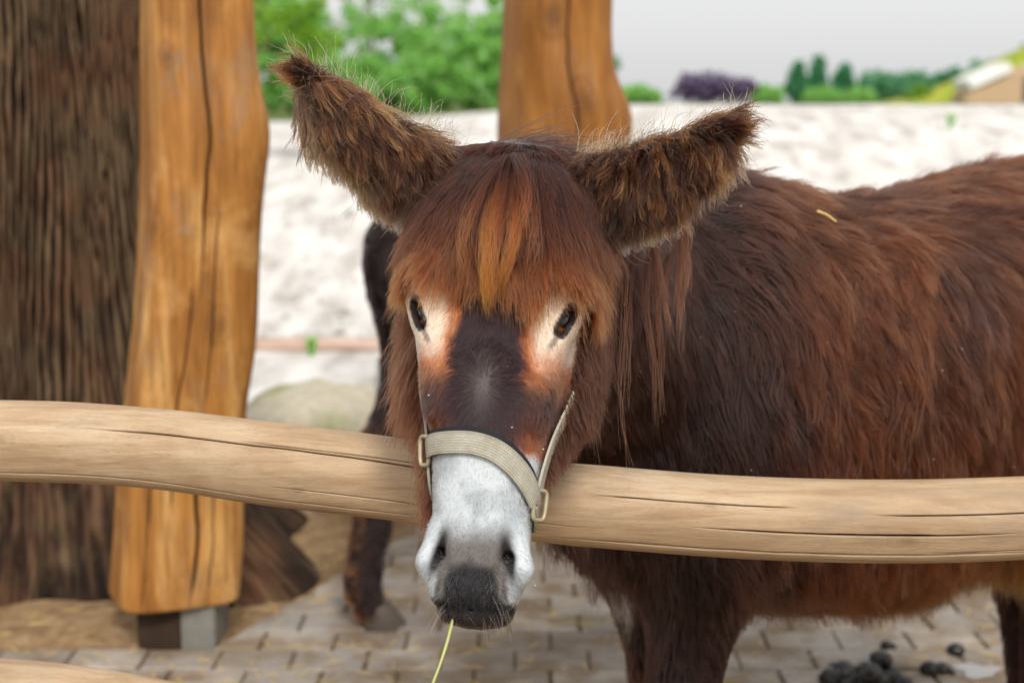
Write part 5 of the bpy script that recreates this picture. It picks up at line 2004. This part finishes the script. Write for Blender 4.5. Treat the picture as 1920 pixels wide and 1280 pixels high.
brass_m = mat_plain('worn_brass', lin(172, 162, 132), 0.5, 0.5, 0.25, 60, Metallic=0.35)
halt = thing('halter', 'worn beige webbing halter with black lining strapped round the donkey nose', 'halter', tuple(HEAD.p(0.37, 0, 0)))
HO = HEAD.p(0.37, 0, 0)


def onskin(p, off):
    p = np.atleast_2d(p).astype(float)
    for _ in range(6):
        v, g = MD.F.sample(p)
        p = p + g * (off - v)[:, None]
    return p


def strap(name, pts, wid, thick, mat, parent, off, n=60, wrap=True, wdir=None, sdir=0.0):
    """flat band of width wid following pts (polyline), laid off metres above the skin"""
    pts = np.array(pts, float)
    seg = np.r_[0, np.cumsum(np.linalg.norm(np.diff(pts, axis=0), axis=1))]
    t = np.linspace(0, seg[-1], n)
    # catmull like smoothing
    c = np.stack([np.interp(t, seg, pts[:, k]) for k in range(3)], 1)
    ker = np.hanning(11)[1:-1]
    ker /= ker.sum()
    c = np.stack([np.convolve(np.pad(c[:, k], 4, mode='reflect', reflect_type='odd'), ker, mode='valid') for k in range(3)], 1)
    if wrap:
        c = onskin(c, off)
        c = np.stack([np.convolve(np.pad(c[:, k], 4, mode='reflect', reflect_type='odd'), ker, mode='valid') for k in range(3)], 1)
    tan = unit(np.gradient(c, axis=0))
    _, nr = MD.F.sample(c)
    nr = np.stack([np.convolve(np.pad(nr[:, k], 4, mode='edge'), ker, mode='valid') for k in range(3)], 1)
    wd = unit(np.cross(nr, tan))
    nr = unit(np.cross(tan, wd))
    h = wid / 2
    c = c + wd * sdir
    prof = [(-h, 0), (-h * 0.96, thick), (0, thick * 1.1), (h * 0.96, thick), (h, 0), (0, -thick * 0.2)]
    V = np.stack([c + wd * a + nr * b_ for a, b_ in prof], 1).reshape(-1, 3) - HO
    m = len(prof)
    I = np.arange(n * m).reshape(n, m)
    J = np.roll(I, -1, 1)
    F = [tuple(f) for f in np.stack([I[:-1], J[:-1], J[1:], I[1:]], -1).reshape(-1, 4)] + [tuple(I[0][::-1]), tuple(I[-1])]
    ac = np.tile(np.array([-1, -0.96, 0, 0.96, 1, 0]), n)
    al_ = np.repeat(np.linspace(0, seg[-1], n), m)
    return mesh_np(name, V, F, mat, parent, shade=False, attrs={'across': ac, 'along': al_})


dN = -0.07
nose = [hp(778, 842, -0.030), hp(800, 832, -0.052), hp(840, 828, -0.068), hp(885, 828, -0.074), hp(930, 842, -0.072), hp(962, 868, -0.062), hp(985, 902, -0.045), hp(997, 938, -0.025)]
strap('noseband', nose, 0.027, 0.003, web_m, halt, 0.005)
strap('lining', nose, 0.030, 0.0025, lin_m, halt, 0.002, sdir=0.0035)
# cheek straps up to behind the ears and jaw strap under the chin
ringL, ringR = hp(779, 846, -0.022), hp(1000, 945, -0.014)
ringL, ringR = onskin(ringL, 0.006)[0], onskin(ringR, 0.006)[0]
strap('cheek_strap', [ringL, hp(766, 790, 0.0), hp(763, 740, 0.01), hp(760, 640, 0.05), hp(752, 540, 0.08)], 0.020, 0.003, web_m, halt, 0.004)
strap('cheek_strap', [ringR, hp(1012, 895, -0.012), hp(1026, 840, 0.0), hp(1052, 740, 0.03), hp(1085, 560, 0.09)], 0.023, 0.003, web_m, halt, 0.004)
strap('chin_strap', [ringL, hp(782, 900, -0.002), hp(795, 945, 0.03), HEAD.p(0.45, -0.03, 0.085), HEAD.p(0.455, 0.0, 0.09), HEAD.p(0.45, 0.03, 0.085), hp(985, 990, 0.03), hp(992, 968, 0.0), ringR], 0.018, 0.003, web_m, halt, 0.004)


def ring(c, nrm, updir, w_, h_, r, parent):
    nrm = unit(nrm)
    u = unit(updir - nrm * (np.array(updir) @ nrm))
    v = np.cross(nrm, u)
    K = 40
    a = np.linspace(0, 2 * PI, K, endpoint=False)
    sq = (np.abs(np.cos(a)) ** 4 + np.abs(np.sin(a)) ** 4) ** (-0.25)
    C = c + np.outer(np.cos(a) * sq * h_, u) + np.outer(np.sin(a) * sq * w_, v)
    tg = unit(np.roll(C, -1, 0) - np.roll(C, 1, 0))
    e2_ = np.cross(tg, nrm)
    b_ = np.linspace(0, 2 * PI, 8, endpoint=False)
    V = C[:, None] + r * (np.cos(b_)[None, :, None] * nrm + np.sin(b_)[None, :, None] * e2_[:, None])
    I = np.arange(K * 8).reshape(K, 8)
    J, I2 = np.roll(I, -1, 1), np.roll(I, -1, 0)
    J2 = np.roll(J, -1, 0)
    F = np.stack([I, J, J2, I2], -1).reshape(-1, 4)
    return mesh_np('buckle_ring', V.reshape(-1, 3) - HO, F, brass_m, parent)


for c in (ringL, ringR):
    v, g = MD.F.sample(c[None])
    ring(c + g[0] * 0.003, g[0] * 1.0 - HEAD.dep * 0.7, HEAD.h, 0.010, 0.018, 0.0028, halt)

# ------------------------------------------------------------------ small things
straw_m = mat_plain('pale_green_straw', lin(176, 180, 110), 0.6, 0.3, 0.15, 60)
straw_y = mat_plain('dry_straw', lin(206, 178, 110), 0.6, 0.3, 0.15, 60)


def stalk(name, pts, r, mat, label=None, cat=None, group=None, parent=None):
    pts = np.array(pts, float)
    seg = np.r_[0, np.cumsum(np.linalg.norm(np.diff(pts, axis=0), axis=1))]
    n = max(len(pts) * 4, 6)
    t = np.linspace(0, seg[-1], n)
    c = np.stack([np.interp(t, seg, pts[:, k]) for k in range(3)], 1)
    if len(pts) > 2:
        c[1:-1] = (c[:-2] + c[1:-1] * 2 + c[2:]) / 4
    org = c[0].copy()
    tg = unit(np.gradient(c, axis=0))
    e1 = unit(np.cross(tg, np.array((0.3, 1, 0.2))))
    e3 = np.cross(tg, e1)
    a = np.linspace(0, 2 * PI, 6, endpoint=False)
    rr = r * np.linspace(1, 0.7, n)[:, None, None]
    V = c[:, None] - org + rr * (np.cos(a)[None, :, None] * e1[:, None] + np.sin(a)[None, :, None] * e3[:, None] * 0.6)
    I = np.arange(n * 6).reshape(n, 6)
    J = np.roll(I, -1, 1)
    F = [tuple(f) for f in np.stack([I[:-1], J[:-1], J[1:], I[1:]], -1).reshape(-1, 4)] + [tuple(I[0][::-1]), tuple(I[-1])]
    o = mesh_np(name, V.reshape(-1, 3), F, mat, parent, loc=org)
    if label:
        tag(o, label, cat, group)
    return o


stalk('grass_stalk', [hp(850, 1150, -0.01), hp(848, 1165, -0.035), hp(838, 1205, -0.045), hp(825, 1245, -0.05), hp(800, 1310, -0.06)], 0.0022, straw_m, 'green grass stalk hanging from the mouth of the shaggy donkey', 'grass stalk')
def coat_hit(px, py, off):
    ys = np.arange(2.1, 3.2, 0.004)
    P = np.array([at(px, py, y) for y in ys])
    v, _ = MD.F.sample(P)
    k = np.argmax(v < off)
    return P[k]


b1, b2 = coat_hit(1532, 396, 0.032), coat_hit(1568, 416, 0.032)
stalk('straw', [b1, (b1 + b2) / 2 + np.array((0, 0, 0.003)), b2], 0.0028, straw_y, 'short yellow straw lying on the back of the shaggy donkey', 'straw')

dung_m = NB('dark_dung')
dn = dung_m.noise(dung_m.coords(), 45, 4, 0.6)
dung_mat = dung_m.principled(dung_m.ramp(dn, [(0.45, lin(16, 14, 12)), (0.60, lin(34, 28, 20)), (0.72, lin(104, 78, 30))]), dung_m.ramp(dn, [(0.4, 0.14), (0.65, 0.6)]), dung_m.bump(dn, 0.5, 0.006), 0.5)


def lump(r, seed):
    n1, n2 = 14, 22
    ph = np.linspace(0, PI, n1)[:, None]
    th = np.linspace(0, 2 * PI, n2, endpoint=False)[None]
    x, y, z = np.sin(ph) * np.cos(th), np.sin(ph) * np.sin(th), np.cos(ph) + 0 * th
    f = 0.8 + 0.4 * fbm(x * 2 + 4, y * 2 + 4, z * 2 + 4, seed, 3)
    V = np.stack([x * f * r, y * f * r, z * f * r * 0.8], -1).reshape(-1, 3)
    I = np.arange(n1 * n2).reshape(n1, n2)
    J = np.roll(I, -1, 1)
    return V, np.stack([I[:-1], I[1:], J[1:], J[:-1]], -1).reshape(-1, 4)


def dung(name, label, spots, group=None):
    c = gnd(spots[0][0], spots[0][1], 0.02)
    root = thing(name, label, 'dung', (c[0], c[1], 0.016), group)
    for i, (px, py, r, h) in enumerate(spots):
        q = gnd(px, py, 0.02)
        V, F = lump(r, int(px) + i)
        mesh_np('clod', V, F, dung_mat, root, loc=(q[0] - c[0], q[1] - c[1], h + r * 0.55))


DG = 'dung dropped on the paving'
dung('dung_pile', 'largest heap of shiny dark dung clods at the lower right', [(1580, 1272, 0.040, 0), (1560, 1282, 0.036, 0), (1612, 1275, 0.034, 0), (1600, 1290, 0.04, 0), (1652, 1270, 0.038, 0), (1668, 1282, 0.036, 0), (1640, 1288, 0.038, 0), (1650, 1272, 0.03, 0.04), (1690, 1290, 0.03, 0), (1625, 1290, 0.04, 0.02)], DG)
dung('dung_clod', 'single round black dung clod nearest the dark hind leg', [(1791, 1224, 0.024, 0)], DG)
dung('dung_clod', 'broken brown dung clod between the heap and the hind leg', [(1742, 1258, 0.024, 0), (1766, 1258, 0.021, 0), (1785, 1262, 0.010, 0)], DG)
dung('dung_clod', 'small brown dung crumb farthest from the rail, under the belly', [(1662, 1212, 0.017, 0), (1672, 1213, 0.012, 0), (1650, 1224, 0.009, 0)], DG)
wet = NB('wet_film')
wet_m = wet.principled(lin(150, 146, 142), 0.08, None, 0.8)
c = gnd(1832, 1258, 0.017)
a = np.linspace(0, 2 * PI, 40, endpoint=False)
rr = 1 + 0.22 * np.sin(a * 3 + 1) + 0.12 * np.sin(a * 5)
V = np.concatenate([np.stack([np.cos(a) * 0.055 * rr, np.sin(a) * 0.05 * rr, 0 * a], 1), [[0, 0, 0.0008]]])
o = mesh_np('puddle', V, [(i, (i + 1) % 40, 40) for i in range(40)], wet_m, loc=(c[0], c[1], 0.0205))
tag(o, 'small pale wet puddle shining on the paving by the hind leg', 'puddle')

# loose chaff: too many bits to count, one object
V, F = [], []
for i in range(380):
    px, py = rng.uniform(0, 1920), 1010 + 300 * rng.random() ** 0.8
    q = gnd(px, py, 0.0185)
    L, wd, an = rng.uniform(0.008, 0.035), rng.uniform(0.0008, 0.002), rng.uniform(0, PI)
    d = np.array((math.cos(an), math.sin(an), 0))
    s = np.array((-d[1], d[0], 0)) * wd
    k = len(V)
    up = np.array((0, 0, 0.002))
    V += [q - d * L - s, q - d * L + s, q + d * L + s + up, q + d * L - s + up, q + up * 1.4]
    F += [(k, k + 1, k + 4), (k + 1, k + 2, k + 4), (k + 2, k + 3, k + 4), (k + 3, k, k + 4)]
o = mesh_np('straw_chaff', V, F, straw_y, shade=False)
tag(o, 'scattered bits of straw over the paving', None, None, 'stuff')

# pale dust flecks caught in the coat
fk = mat_plain('pale_fleck', lin(224, 214, 190), 0.8, 0.2, 0.1, 20)
V, F = [], []
cand = np.where((facing > 0.3) & (zl > 0.5))[0]
for i in rng.choice(cand, 55, replace=False):
    c = Vn[i] + Nn[i] * (0.022 if Rg[i] != iH else 0.010) - don.location
    r = rng.uniform(0.0004, 0.0012)
    k = len(V)
    V += [c + np.array(v) * r * rng.uniform(0.6, 1.4) for v in ((1, 0, 0), (-1, 0, 0), (0, 1, 0), (0, -1, 0), (0, 0, 1), (0, 0, -1))]
    F += [(k + a_, k + b_, k + c_) for a_, b_, c_ in ((0, 2, 4), (2, 1, 4), (1, 3, 4), (3, 0, 4), (2, 0, 5), (1, 2, 5), (3, 1, 5), (0, 3, 5))]
o = mesh_np('dust_flecks', V, F, fk, don, shade=False)
tag(o, None, None, None, 'stuff')
print('done', round(time.time() - T0, 1))
